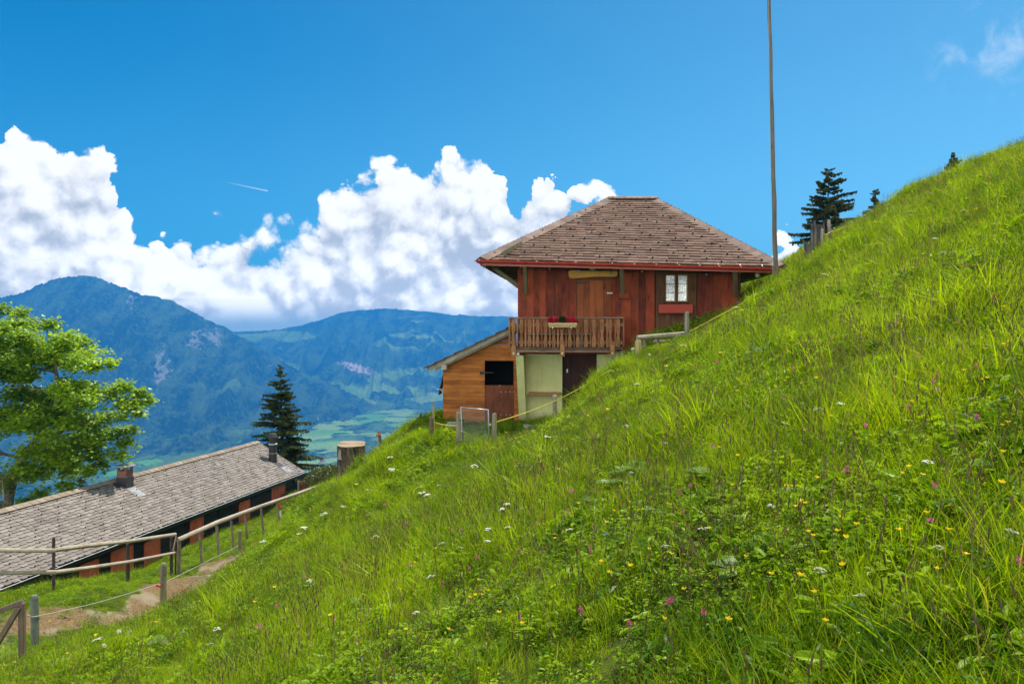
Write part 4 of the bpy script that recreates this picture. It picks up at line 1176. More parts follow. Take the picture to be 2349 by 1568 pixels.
def fluff(name, mat, centers, n, lmin, lmax, parent, rnd, ratio=.6):
    mb = MB()
    for (c, r) in centers:
        for _ in range(n):
            d = Vector((rnd.gauss(0, 1), rnd.gauss(0, 1), rnd.gauss(0, 1))).normalized() * r * rnd.random() ** .4
            p = Vector(c) + d; ax = (d.normalized() + Vector((rnd.uniform(-1, 1), rnd.uniform(-1, 1), rnd.uniform(-.5, 1)))).normalized(); L = rnd.uniform(lmin, lmax)
            sd = ax.cross(Vector((rnd.uniform(-1, 1), rnd.uniform(-1, 1), rnd.uniform(-1, 1)))).normalized() * L * ratio * .5
            mb.add([p, p + ax * L * .5 + sd, p + ax * L, p + ax * L * .5 - sd], [(0, 1, 2, 3)])
    return mb.build(name, mat, parent, fix=False)


hx = lambda px, py: H(px, py - 1.5, -1.20)
fluff('geraniums', leafmat('geranium_petals', (0.62, 0.012, 0.04), (0.80, 0.05, 0.12), None, 0.3, 30.0, gloss=.02, tcol=1.0), [(hx(p, q), r) for p, q, r in ((1260, 735, .055), (1266, 734, .06), (1271, 737, .05), (1276, 734, .05), (1303, 734, .06), (1308, 736, .055), (1314, 734, .06), (1319, 737, .05), (1322, 739, .035))], 170, .03, .06, fb, rr)
fluff('clipped_plant', leafmat('box_leaves', (0.012, 0.035, 0.012), (0.03, 0.075, 0.02), None, 0.2, 20.0, gloss=.05), [(hx(1290, 733.5), .105)], 700, .02, .045, fb, rr)
fluff('geranium_leaves', leafmat('geranium_leaf', (0.03, 0.09, 0.015), (0.06, 0.15, 0.02), None, 0.3, 20.0, gloss=.05), [(hx(p, 740), .05) for p in (1262, 1270, 1278, 1300, 1308, 1316, 1322)], 60, .025, .05, fb, rr)

# ------------------------------------------------------------------ lean-to shed
SO = CH_O + CX * -1.2
shed = thing('shed', 'orange boarded lean-to shed with a half open stable door beside the chalet', 'shed', SO, CH_YAW)
SX = Vector((1.2, 0, 0))
hs = lambda px, py, off=0.0: H(px, py, off) + SX
rA, rB = hs(977, 846, -.35), hs(1172, 752, -.35); sl_ = (rB.z - rA.z) / (rB.x - rA.x); ic = rA.z - sl_ * rA.x
sx0 = hs(1016.5, 900).x; so0, so1 = hs(1112, 900).x, hs(1178.5, 900).x; ot, om = hs(1145, 829).z, hs(1145, 883).z
zb = -.25; zt = 3.6; z = hs(1100, 965).z - .11 * 1; mb = MB(); hb = .131
bA, bB = hs(1186, 812, -.02), hs(1198, 968, -.02); bs = (bB.x - bA.x) / (bB.z - bA.z)
while z < zt:
    parts = [(sx0, so0, z, z + hb - .007), (so1, 1.25, z, z + hb - .007)] if z < ot - .03 else [(sx0, 1.25, z, z + hb - .007)]
    yo = -.02 - rr.uniform(0, .006)
    for p_ in parts:
        poly = clip(rect(*p_), -sl_, 1, ic - .06)
        poly = clip(poly, 1, -bs, bA.x - bs * bA.z) if poly else poly
        xz(mb, poly, yo, .012)
    z += hb
y = 0.03
while y < 5:
    mb.bx(sx0, sx0 + .03, y, y + .2, -.8, sl_ * sx0 + ic - .05); y += .205
mb.bx(sx0 + .05, 1.2, 5.0, 5.04, -.8, ic + sl_ * sx0)
mb.build('wall', shed_wood, shed)
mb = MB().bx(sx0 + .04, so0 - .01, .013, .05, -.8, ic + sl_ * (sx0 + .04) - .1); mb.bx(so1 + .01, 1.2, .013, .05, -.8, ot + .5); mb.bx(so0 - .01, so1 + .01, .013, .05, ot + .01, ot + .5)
mb.bx(so0 - .5, so1 + .3, 1.3, 1.34, -.5, ot + .5)  # black panel standing in for the unlit shed interior behind the opening
mb.build('black_backing', black_in, shed)
d_ = MB().bx(so0 + .006, so1 + .012, -.03, .01, hs(1145, 967).z, om).build('stable_door', ply_wood, shed)
mb = MB()
for px, py in ((1147, 883.5), (1149, 898), (1160, 898), (1170, 898), (1179, 898), (1149, 950.5), (1161, 950.5), (1171, 951)):
    c = hs(px, py); MB().tube([(c.x, -.036, c.z), (c.x, -.0305, c.z)], .013, 6).build('screw_head', clip_metal, d_)
a = hs(1104, 855); mb = MB().bx(a.x - .04, a.x + .09, -.06, -.03, a.z - .05, a.z + .05); mb.bx(a.x + .09, a.x + .40, -.05, -.035, a.z + .0, a.z + .03); mb.build('latch', iron, shed)
mb = MB()
dirv = Vector((1, 0, sl_)).normalized(); nv = Vector((-sl_, 0, 1)).normalized()
n = 9; L = (rB - rA).length + .28; st = L / n
for i in range(n):
    c0 = rA + dirv * (st * i - .05)
    x = -.42
    while x < 5.2:
        w = rr.uniform(.28, .36)
        mb.frame(c0 + dirv * st * .55 + Vector((0, x + .42 - .07 + w / 2, 0)) + nv * (.035 + .012 * rr.random()), dirv * st * 1.15 - nv * .035, Vector((0, w - .006, 0)), nv * .032)
        x += w
mb.build('roof_shingles', shingles('dark_shingles', (0.075, 0.036, 0.022), (0.21, 0.11, 0.07)), shed)
mb = MB().beam(rA + nv * -.05 + dirv * .1 + Vector((0, .03, 0)), rA + dirv * L - nv * .05 + Vector((0, .03, 0)), .05, .16, up=nv)
mb.beam(rA + nv * -.02 + dirv * .02 + Vector((0, 2.9, 0)), rA + dirv * L - nv * .02 + Vector((0, 2.9, 0)), 5.5, .05, up=nv)
mb.beam(rA + nv * -.14 + dirv * .28 + Vector((0, .12, 0)), rA + dirv * L - nv * .14 + Vector((0, .12, 0)), .07, .09, up=nv)
c = hs(1020, 840, -.25); mb.bx(c.x - .08, c.x + .08, -.4, .02, c.z - .10, c.z + .06)
mb.build('verge_board', grey_wood, shed)
a = hs(1017, 848); mb = MB().prism([(sx0 - .01, .3, a.z), (sx0 - .01, 1.0, a.z), (sx0 - .22, 1.0, a.z - .85), (sx0 - .20, .3, a.z - .85)], (-.025, 0, 0)); mb.build('shutter', frame_wood, shed)
c = hs(1003, 893, .2); mb = MB().tube([(sx0, .2, c.z + .0), (sx0 - .26, .2, c.z + .01)], .013, 6); mb.tube([(sx0, .2, c.z - .14), (sx0 - .13, .2, c.z + .01)], .012, 6); mb.tube([(sx0, .2, c.z + .2), (sx0 - .05, .2, c.z + .01)], .01, 6); mb.build('wall_bracket', clip_metal, shed)


# ------------------------------------------------------------------ long barn
def E(t, s, z=0.0): return BARN_O - BDIR * t + BSIDE * s + Vector((0, 0, z))


barn = thing('barn', 'long low dark timber barn with a tiled roof below the path', 'barn', (0, 0, 0))
RH, RW, BLEN = 2.16, 3.92, 40.0


def on_plane(px, py, p0, nrm):
    d = ray(px, py); return d * (p0.dot(nrm) / d.dot(nrm))


def BW(px, py, s=.55):
    p = on_plane(px, py, E(0, s), BSIDE) - BARN_O; return -p.dot(BDIR), p.z


RN = BDIR.cross((E(0, RW, RH) - E(0, 0, 0)).normalized()); RN = RN if RN.z > 0 else -RN


def BR_(px, py):
    p = on_plane(px, py, BARN_O, RN) - BARN_O; return -p.dot(BDIR), p.dot(BSIDE)


rb = random.Random(9)
mb = MB(); hk = MB()
tile_face(mb, E(BLEN, 0, .02), E(-.15, 0, .02), E(-.15, RW, RH + .02), E(BLEN, RW, RH + .02), 21, .42, rb, th=.034, chamfer=.07, hooks=hk, pat=(7, 3))
tile_face(mb, E(-.15, 2 * RW, .02), E(BLEN, 2 * RW, .02), E(BLEN, RW, RH + .02), E(-.15, RW, RH + .02), 10, 1.0, rb, th=.03)
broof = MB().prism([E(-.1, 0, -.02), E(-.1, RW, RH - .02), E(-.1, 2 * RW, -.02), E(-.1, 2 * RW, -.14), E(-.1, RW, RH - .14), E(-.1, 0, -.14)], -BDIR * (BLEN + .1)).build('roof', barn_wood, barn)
mb.build('tiles', roof_grey, broof, fix=False)
tag(hk.build('snow_hooks', iron, broof), kind='stuff')
mb = MB(); cap_line(mb, E(-.15, RW, RH + .05), E(BLEN, RW, RH + .05), 84, .34, .024, rb); mb.build('ridge_tiles', ridge_tan, broof)
mb = MB(); dG = 3.4
for s0, s1 in ((.55, .59), (2 * RW - .59, 2 * RW - .55)):
    t = .45
    while t < BLEN:
        p = [E(t, s0, -.1), E(t + dG - .02, s0, -.1)]
        zbm = -dG
        k = 0; z = -.1
        while z > -3.2:
            q0, q1 = E(t, s0 + rb.uniform(-.006, .006), z), E(t + dG - .02, s0, z); mb.prism([q0, q1, q1 - Vector((0, 0, .19)), q0 - Vector((0, 0, .19))], BSIDE * .04); z -= .20
        t += dG
for t in (.45,):
    z = -.1
    while z > -3.2:
        q0, q1 = E(t, .6, z), E(t, 2 * RW - .6, z); mb.prism([q0, q1, q1 - Vector((0, 0, .19)), q0 - Vector((0, 0, .19))], -BDIR * .04); z -= .20
    mb.prism([E(t, .62, -.1), E(t, 2 * RW - .62, -.1), E(t, RW, RH - .25)], -BDIR * .04)
for t in (.47, 5.0, 10.4, 13.9, 17.5, 21, 25, 30): mb.prism([E(t - .1, .52, -.1), E(t + .1, .52, -.1), E(t + .1, .52, -3.2), E(t - .1, .52, -3.2)], BSIDE * .06)
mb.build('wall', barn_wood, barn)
for x0, x1, y0 in ((178.4, 223.7, 1296.6), (251.6, 303, 1265.6), (328, 365, 1245), (433.8, 464.7, 1194), (546, 571, 1153), (621, 652, 1117)):
    (t0, z0), (t1, _) = BW(x0, y0), BW(x1, y0); z0 = min(z0, -.32); m_ = MB(); n = 4; dt = (t1 - t0) / n
    for k in range(n):
        a_, b_ = t0 + dt * (k + .03), t0 + dt * (k + .97); m_.prism([E(a_, .53, z0 - .08), E(b_, .53, z0 - .08), E(b_, .53, -3.0), E(a_, .53, -3.0)], BSIDE * -.03)
    dr = m_.build('door', salmon, barn)
    m_ = MB(); w_ = .12 * (1 if t1 > t0 else -1)
    for q in ((t0, t0 + w_, z0, -3.0), (t1 - w_, t1, z0, -3.0), (t0, t1, z0, z0 - .12)): m_.prism([E(q[0], .49, q[2]), E(q[1], .49, q[2]), E(q[1], .49, q[3]), E(q[0], .49, q[3])], BSIDE * -.022)
    m_.build('door_frame', salmon, dr)
mb = MB(); half_pipe(mb, E(BLEN, -.09, .02), E(-.25, -.09, .02), .10); mb.prism([E(BLEN, .01, -.02), E(-.12, .01, -.02), E(-.12, .01, -.26), E(BLEN, .01, -.26)], BSIDE * .03)
g_ = mb.build('gutter', gutter_black, barn)
MB().tube([E(BLEN, -.205, .035), E(-.25, -.205, .035)], .016, 6).build('gutter_bead', clip_metal, g_)
for k in range(28):
    t = .3 + k * 1.05; MB().beam(E(t, -.20, .045), E(t, .10, .06), .03, .012).build('gutter_clip', clip_metal, g_)
mb = MB().tube([E(-.2, -.09, -.06), E(-.22, .05, -.35), E(.2, .48, -.7), E(.2, .48, -3.0)], .05, 8); mb.build('downpipe', gutter_black, barn)
# brick chimney with a slab on four piers
t, s = BR_(287, 1113)
zc = RH * s / RW; up = Vector((0, 0, 1)); cb = E(t, s, zc)
ch = MB(); w1, w2 = .80, .76


def ebox(mb, c, a, b, h): return mb.frame(c + up * h / 2, BDIR * a, BSIDE * b, up * h)


o = ebox(MB(), cb - up * .4, .64, .64, .92); chim = o.build('chimney', flue_metal, barn)
ebox(MB(), cb + up * .52, .60, .60, .36).build('brickwork', brick, chim)
for a_ in (-1, 1):
    for b_ in (-1, 1): ebox(MB(), cb + up * .88 + BDIR * .235 * a_ + BSIDE * .235 * b_, .12, .12, .22).build('pier', brick, chim)
ebox(MB(), cb + up * 1.10, .86, .86, .06).build('cap_slab', concrete, chim)
lift = RN * .062


def patch(name, t0, t1, s0, s1, mat):
    q = lambda t, s: E(t, s, RH * s / RW) + lift
    return MB().prism([q(t0, s0), q(t1, s0), q(t1, s1), q(t0, s1)], RN * .012).build(name, mat, broof)


patch('flashing', t - .35, t + .35, s - 1.1, s - .32, lead); 
patch('flashing', t + .0, t + .75, s - .1, s + .5, flue_metal)  # not sheet metal: dark patch painted in as the chimney's cast shadow
t2, s2 = BR_(626, 1058); cf = E(t2, s2, RH * s2 / RW)
fl = MB().tube([cf - up * .4, cf + up * 1.28], .30, 18).build('flue', flue_metal, barn)
MB().tube([cf + up * 1.28, cf + up * 1.34], .33, 18).build('collar', clip_metal, fl)
MB().tube([cf + up * .62, cf + up * .645], .308, 18).build('band', clip_metal, fl)
MB().tube([cf + up * 1.34, cf + up * 1.55, cf + up * 1.80, cf + up * 1.82, cf + up * 2.08, cf + up * 2.10], [.22, .23, .36, .36, .25, .21], 18).build('cowl', flue_metal, fl)
patch('flashing', t2 - .35, t2 + .40, s2 - 1.45, s2 - .75, lead); patch('flashing', t2 - .35, t2 + .40, s2 - .745, s2 + .2, flue_metal)


# ------------------------------------------------------------------ posts, rails, ropes and gates
def post(name, px, py0, py1, depth, r, mat, label, cat='fence post', group=None, sides=8, pointed=False, extra=.35, parent=None, lean=None):
    b = P(px, py1, depth); t = P(px if lean is None else lean, py0, depth); t.y = b.y
    if parent is None:
        base = b.copy(); m_ = MB(); d = t - b; e = -d.normalized() * extra
    else: base = Vector(parent.location); m_ = MB(); d = t - b; e = -d.normalized() * extra
    o = b - base
    pts = [o + e, o + d * .5, o + d - d.normalized() * r * .7, o + d]
    m_.tube(pts, [r * 1.05, r, r * .97, r * (.25 if pointed else .7)], sides, True, .10, rr)
    ob = m_.build(name, mat, parent)
    if parent is None: ob.location = base; tag(ob, label, cat, group)
    return ob


def rope(name, pts, r, mat, label=None, cat='rope', sag=.03, parent=None, group=None):
    m_ = MB(); full = []
    for a, b in zip(pts[:-1], pts[1:]):
        for k in range(8):
            f = k / 8; full.append(a.lerp(b, f) - Vector((0, 0, sag * 4 * f * (1 - f))))
    full.append(pts[-1]); base = Vector(parent.location) if parent else pts[0].copy()
    m_.tube([p - base for p in full], r, 5); ob = m_.build(name, mat, parent)
    if parent is None: ob.location = base; tag(ob, label, cat, group)
    return ob


# garden gate of chain link by the shed
gd = 20.3; gTL, gTR, gBL, gBR = P(1057.4, 933.4, gd), P(1119.4, 939.5, gd), P(1063.7, 1044, gd), P(1123, 1038, gd)
gate = thing('garden_gate', 'small galvanised chain link garden gate between two wooden posts', 'gate', gBL)
o_ = lambda p: p - gBL
MB().tube([o_(gBL), o_(gTL), o_(gTR), o_(gBR)], .024, 8).build('gate_frame', steel, gate, smooth=True)
for p in (gTL, gTR): pass
mb = MB(); N_ = 12


def gp(u, v): return o_(gTL).lerp(o_(gTR), u).lerp(o_(gBL).lerp(o_(gBR), u), v)


asp = 1.62
for k in range(-26, N_ + 1):
    for sg in (1, -1):
        pts_ = []
        for j in range(0, 51):
            v = j / 50; u = (k + .5) / N_ + v * asp
            u = u if sg > 0 else 1 - u
            if 0 <= u <= 1: pts_.append(gp(u, v) + Vector((0, .005 * sg, 0)))
        if len(pts_) > 1: mb.tube([pts_[0], pts_[-1]], .0024, 4, False)
mb.build('chain_link', plain('wire_grey', (0.20, 0.21, 0.21), 0.5, 0.2, 12.0), gate, fix=False)
for z in (.35, .9): c = o_(gBL) + Vector((-.05, 0, z)); MB().box(c, (.12, .03, .03)).build('hinge', iron, gate)
post('gate_post', 1053, 944, 1046, 20.35, .062, post_wood, 'round wooden gate post on the hinge side of the chain link gate', group='wooden posts round the chalet garden', lean=1051)
post('gate_post', 1134, 947, 1034, 20.35, .062, post_wood, 'round wooden gate post on the latch side of the chain link gate', group='wooden posts round the chalet garden')
post('garden_post', 1274, 905, 960, 21.4, .062, grey_wood, 'grey post in front of the green wall carrying a yellow rope', group='wooden posts round the chalet garden', lean=1272)
post('garden_post', 989.5, 955, 1014, 20.6, .058, brown_post, 'thick short brown post at the left edge of the garden', group='wooden posts round the chalet garden')
post('garden_post', 993.5, 920, 1000, 20.75, .026, post_wood, 'thin tall pole beside the short brown garden post', group='wooden posts round the chalet garden')
rope('yellow_rope', [P(1139, 967, 20.3), P(1272.7, 919.5, 21.3), P(1400, 848, 20.2)], .013, yellow_rope, 'upper yellow rope from the gate post up past the green wall', group='yellow garden ropes')
rope('yellow_rope', [P(1139, 1017, 20.3), P(1262.5, 975.5, 20.4), P(1285, 966, 20.3)], .013, yellow_rope, 'lower yellow rope running from the gate post into the meadow', group='yellow garden ropes')
rope('yellow_rope', [P(995, 967.6, 20.65), P(1048, 975.5, 20.3)], .013, yellow_rope, 'upper yellow rope left of the chain link gate', group='yellow garden ropes')
rope('yellow_rope', [P(994, 1000, 20.65), P(1050, 1021.5, 20.3)], .013, yellow_rope, 'lower yellow rope left of the chain link gate', group='yellow garden ropes')
rope('yellow_rope', [P(995, 932, 20.7), P(998, 1001, 20.6)], .008, yellow_rope, 'short upright yellow rope on the thin tall pole', group='yellow garden ropes', sag=0)
m_ = MB()
for i in range(3):
    c = G(*(P(1035, 968, 24.6).xy)); m_.box((c.x + .02 * i, c.y, c.z + .04 + .07 * i), (.34 - .02 * i, .24, .066), .2)
tag(m_.build('stone_block', concrete, bevel=.015), 'grey layered stone block at the left foot of the shed', 'stone')
c = hit(1218, 978, 15); m_ = MB(); m_.tube([c - Vector((0, 0, .03)), c + Vector((0, 0, .05))], [.24, .22], 9, True, .25, rr)
tag(m_.build('stepping_stone', concrete), 'flat stepping stone in the turf before the green wall', 'stone')

# log rail, posts and rope in front of the chalet window
lg = thing('log_rail', 'weathered grey log rail before the chalet below the window', 'rail', P(1465, 790, 22.6))
b0 = Vector(lg.location); MB().tube([P(1462, 774, 22.6) - b0, P(1515, 770, 22.9) - b0, P(1569, 765, 23.1) - b0], [.07, .065, .06], 9, True, .2, rr).build('log', grey_wood, lg)
MB().tube([P(1500, 784, 23.2) - b0, P(1566, 779, 23.4) - b0], .04, 7).build('lower_rail', grey_wood, lg)
for px, d in ((1478, 22.9), (1508, 23.1), (1548, 23.3)): MB().tube([P(px, 815, d) - b0, P(px, 771, d) - b0], .05, 7, True, .1, rr).build('support', grey_wood, lg)
post('fence_post', 1576, 714, 800, 23.0, .068, grey_wood, 'tall grey square post before the red window box', group='wooden posts round the chalet garden', sides=4)
post('fence_post', 1464, 779, 815, 22.3, .088, trough, 'short pale thick post at the end of the log rail', group='wooden posts round the chalet garden')
rope('yellow_rope', [P(1582, 760, 22.9), P(1640, 729, 21.9), P(1722, 684, 20.9)], .018, yellow_rope, 'taut yellow rope from the square post up the meadow', group='yellow garden ropes', sag=.01)

# flagpole
fb_ = hit(1779.5, 640, 15) or P(1779.5, 634, 22)
pd_ = 22.0; b_ = P(1780, 640, pd_); t_ = P(1766.5, -30, pd_); t_.y = b_.y + .1
fp = thing('flagpole', 'tall bare wooden pole with a halyard beside the chalet roof', 'flagpole', b_)
dv = t_ - b_; m_ = MB(); npt = 24
m_.tube([dv * (k / npt * 1.25 - .04) + Vector((.007 * math.sin(k * 1.3), .007 * math.cos(k * 1.7), 0)) for k in range(npt + 1)], [0.062 - .024 * k / npt + .004 * (k % 3 == 0) for k in range(npt + 1)], 10, True, .05, rr)
m_.build('pole', pole_wood, fp, smooth=True)
MB().tube([P(1773.2, 634, pd_ - .15) - b_, P(1767, 300, pd_ - .1) - b_, P(1761.5, -60, pd_ - .05) - b_], .0065, 5).build('halyard', white_rope, fp)

# rail fence beside the barn
rf = thing('rail_fence', 'two rail pole fence with iron posts in front of the barn roof', 'fence', P(123, 1350, 26))
b0 = Vector(rf.location)


def tubeP(name, pts, r, mat, parent, seg=9, rough=.12): return MB().tube([p - Vector(parent.location) for p in pts], r, seg, True, rough, rr).build(name, mat, parent)


tubeP('rail', [P(-110, 1260, 24.6), P(-40, 1260, 25), P(50, 1262, 25.5), P(127, 1262, 26)], [.08, .078, .075, .07], rail_wood, rf)
tubeP('rail', [P(112, 1262.5, 25.95), P(200, 1251, 27.8), P(300, 1240, 30), P(402, 1225, 32.6)], [.082, .08, .078, .07], rail_wood, rf)
tubeP('rail', [P(-110, 1313, 24.6), P(0, 1312.7, 25.2), P(128, 1311.5, 26)], [.08, .078, .07], rail_wood, rf)
tubeP('rail', [P(118, 1313, 26), P(215, 1300, 28), P(300, 1287, 30), P(400, 1267, 32.6)], [.078, .07, .066, .055], rail_wood, rf)
for px, y0, y1, d, r, mt in ((123, 1231, 1356, 26.05, .05, rusty), (293, 1246, 1330, 30.05, .065, rusty), (393, 1230, 1306, 32.7, .06, rusty), (403, 1224, 1296, 32.8, .035, rusty), (-100, 1240, 1370, 24.6, .05, rusty)):
    post('post', px, y0, y1, d, r, mt, None, parent=rf, sides=6)
MB().tube([P(397, 1262, 32.6) - b0, P(404, 1228, 32.7) - b0, P(410, 1236, 32.8) - b0], .035, 5, True, .3, rr).build('lashing', rail_wood, rf)
sf = thing('single_rail_fence', 'long single pole rail on short posts climbing past the barn doors', 'fence', P(412, 1294, 33))


def along(px):
    f = (px - 412) / (745 - 412); return 1 / (1 / 33.0 + f * (1 / 41.5 - 1 / 33.0))


rp = [(408, 1238), (500, 1197), (600, 1160), (680, 1132), (748, 1107)]
tubeP('rail', [P(a, b, along(a)) for a, b in rp], [.105, .098, .092, .075, .062], rail_wood, sf)
for px, y0, y1, r in ((411, 1233, 1299, .085), (458, 1224, 1272, .065), (497, 1203, 1254, .068), (530.5, 1193, 1238, .065), (562, 1172, 1218, .06), (599, 1159, 1208, .06), (636, 1147, 1190, .06)):
    post('post', px + (4 if px > 420 else 0), y0, y1, along(px) + .12, r, post_wood, None, parent=sf, lean=px)
rope('wire', [P(420, 1284, 33.5), P(500, 1243, 35), P(600, 1197, 37.6)], .007, white_rope, parent=sf, sag=.05)
m_ = MB(); c = P(639, 1160, along(636) - .15); m_.prism([c + Vector((-.05, 0, .10)), c + Vector((.04, 0, .14)), c + Vector((.09, .02, -.10)), c + Vector((.04, 0, -.20)), c + Vector((-.01, 0, -.05))], (0, .03, 0))
tag(m_.build('cloth_strip', redplastic), 'red cloth strip tied to the single rail near the barn corner', 'cloth')
m_ = MB(); c = P(641, 1176, along(636) - .15); m_.prism([c + Vector((.0, 0, .06)), c + Vector((.08, 0, .09)), c + Vector((.06, .02, -.20)), c + Vector((.02, 0, -.16))], (0, .03, 0))
tag(m_.build('cloth_strip', white_paint), 'white cloth strip hanging below the red one', 'cloth')

# wire fence along the path
post('path_post', 375, 1290.6, 1400, 24.6, .10, post_wood, 'thick mossy post with the white wire beside the dirt path', group='posts along the path', extra=.5)
post('path_post', 81, 1364.6, 1500, 18.3, .09, plain('green_grey_post', (0.155, 0.165, 0.125), .85, .3, 5, bump=.4), 'round grey green post in the lower left corner beside the braced gate', group='posts along the path', lean=79, pointed=False, extra=.5)
post('path_post', 551.5, 1214, 1276, 36.0, .085, post_wood, 'small pointed post farthest up the dirt path', group='posts along the path', lean=550, pointed=True, extra=.5)
rope('white_wire', [P(46, 1403, 16.3), P(72, 1414, 18.1), P(90, 1411, 18.3), P(146, 1399, 19.4), P(240, 1376.5, 21.4), P(368, 1337, 24.5), P(383, 1332, 24.7), P(488, 1280, 31), P(548, 1250, 36)], .009, white_rope, 'white wire running from the braced gate past the path posts', 'wire', sag=.01)
m_ = MB(); m_.sphere(P(363, 1342, 24.4), .06, 8, 6, (1.5, 1, .8)); tag(m_.build('insulator', redplastic), 'red insulator on the mossy path post', 'insulator')
bg_ = thing('braced_gate', 'brown braced wooden gate end cut off by the left picture edge', 'gate', P(50, 1497, 16.2))
b0 = Vector(bg_.location)
MB().beam(P(50, 1382, 16.2) - b0, P(51, 1504, 16.2) - b0, .115, .10, up=(0, 1, 0)).build('post', brown_post, bg_, bevel=.01)
MB().beam(P(-160, 1462, 16.1) - b0, P(52, 1379, 16.2) - b0, .10, .10).build('top_rail', brown_post, bg_, bevel=.01)
MB().beam(P(-18, 1495, 16.15) - b0, P(44, 1392, 16.15) - b0, .10, .09, up=(0, 1, 0)).build('brace', brown_post, bg_, bevel=.01)
mb = MB()
for k in range(9): mb.tube([P(-40 + k * 12, 1400 - k * 2, 16.3) - b0, P(-20 + k * 12, 1500, 16.3) - b0], .003, 4, False)
for k in range(7): mb.tube([P(-60, 1440 + k * 14, 16.3) - b0, P(52, 1400 + k * 15, 16.3) - b0], .003, 4, False)
mb.build('wire_mesh', steel, bg_, fix=False)


# ------------------------------------------------------------------ stumps, small wooden things
def stump(name, px0, px1, py0, py1, depth, mat, label, flare=1.18, seed=1, ragged=0.0, cut=True):
    rd = random.Random(seed); b = P((px0 + px1) / 2, py1, depth); t = P((px0 + px1) / 2, py0, depth); h = t.z - b.z; r = (px1 - px0) / 2 / F * depth
    root = thing(name, label, 'tree stump', b); seg = 40; rings = 9; vs = []; fs = []
    lob = [1 + .07 * math.sin(3 * a + 1) + .05 * math.sin(5 * a + seed) + .03 * rd.uniform(-1, 1) for a in (2 * math.pi * k / seg for k in range(seg))]
    for i in range(rings):
        f = i / (rings - 1); fl = 1 + (flare - 1) * (1 - f) ** 2.2
        for k in range(seg):
            a = 2 * math.pi * k / seg; q = r * fl * (1 + (lob[k] - 1) * (1.6 - f)) * (1 + rd.uniform(-.025, .025))
            zz = -.5 + (h + .5) * f + (ragged * h * (.5 * math.sin(a * 2 + seed) + .35 * math.sin(a * 5 + 2) + .25 * rd.uniform(-1, 1)) if f == 1 else 0)
            vs.append((q * math.cos(a), q * math.sin(a), zz))
    for i in range(rings - 1):
        for k in range(seg): k2 = (k + 1) % seg; fs.append((i * seg + k, i * seg + k2, (i + 1) * seg + k2, (i + 1) * seg + k))
    m_ = MB().add(vs, fs)
    top = vs[-seg:]
    if cut:
        m_.build('bark', mat, root); m2 = MB().add([(x * .985, y * .985, z) for x, y, z in top] + [(x * .985, y * .985, z + (.02 if y < 0.1 else .10)) for x, y, z in top], [])
        n = seg; m2.f += [(k, (k + 1) % n, n + (k + 1) % n, n + k) for k in range(n)]; m2.v.append((0, 0, h + .04)); m2.f += [(n + k, n + (k + 1) % n, 2 * n) for k in range(n)]
        m2.build('cut_top', endgrain, root)
    else:
        m_.v.append((0, 0, h * .55)); c = len(m_.v) - 1; o = (rings - 1) * seg; m_.f += [(o + k, o + (k + 1) % seg, c) for k in range(seg)]; m_.build('bark', mat, root)
    return root


s1 = stump('tree_stump', 774, 838, 1021, 1088, 28.3, bark_stump, 'broad sawn tree stump with a pale cut top at the meadow edge', 1.10, 4)
MB().prism([(-.40, -.47, .62), (-.1, -.50, .60), (-.05, -.40, .92), (-.36, -.38, .95)], (0, .1, .0)).build('bark_step', endgrain, s1)
stump('rotten_stump', 1862, 1890, 516, 592, 26, bark_dead, 'tall ragged rotten grey stump on the ridge under the big spruce', 1.2, 7, .16, False)
stump('rotten_stump', 1844, 1864, 556, 596, 26.2, bark_dead, 'low ragged piece of rotten stump left of the tall one', 1.15, 9, .22, False)
stump('rotten_stump', 1834, 1846, 594, 608, 25, bark_dead, 'tiny broken stub lowest beside the rotten stumps', 1.1, 12, .3, False)
post('ridge_post', 1886, 524, 580, 25.4, .045, grey_wood, 'grey post standing against the tall rotten stump', group='posts on the ridge')
post('ridge_post', 1905, 504, 560, 26.5, .062, grey_wood, 'pale crooked post right of the rotten stump', group='posts on the ridge', lean=1901)
post('ridge_post', 2003, 477, 516, 29.5, .06, brown_post, 'dark post on the ridge in front of the small spruce', group='posts on the ridge')
rope('yellow_rope', [P(1887, 537, 25.4), P(1904, 532, 26.4), P(2002, 492, 29.3), P(2048, 481, 30)], .013, yellow_rope, 'yellow rope strung between the posts on the ridge', group='yellow garden ropes', sag=.04)
rope('yellow_rope', [P(1890, 577, 25.2), P(1985, 528, 26)], .015, yellow_rope, 'lower yellow rope in the grass on the ridge', group='yellow garden ropes', sag=.03)
sg_ = thing('way_marker', 'small crooked wooden way marker at the meadow edge beside the stump', 'sign post', P(872, 1022, 27))
b0 = Vector(sg_.location); MB().beam(P(875, 1032, 27) - b0, P(869, 989.5, 27) - b0, .10, .07, up=(0, 1, 0)).build('post', brown_post, sg_, bevel=.01)
MB().beam(P(862, 998, 26.9) - b0, P(874, 995.5, 26.9) - b0, .03, .07).build('arm', shed_wood, sg_, bevel=.005)
pk = thing('picket_gate', 'little dark picket gate behind the barn corner', 'gate', P(699, 1130, 46))
b0 = Vector(pk.location); mb = MB()
for i in range(7): px = 690 + i * 4.0; mb.beam(P(px, 1130, 46) - b0, P(px, 1104 + (1 if i % 2 else 0), 46) - b0, .065, .03, up=(0, 1, 0))
for py in (1112, 1124): mb.beam(P(687, py, 46.05) - b0, P(717, py - 1, 46.05) - b0, .03, .06)
mb.build('pickets', frame_wood, pk)
for px, mt in ((685, post_wood), (719, grey_wood)): MB().tube([P(px, 1134, 46) - b0, P(px, 1103, 46) - b0], .07, 7).build('post', mt, pk)
hd = thing('hedge', 'low dark clipped hedge behind the single rail below the stump', 'hedge', P(745, 1100, 40))
b0 = Vector(hd.location); cs = []
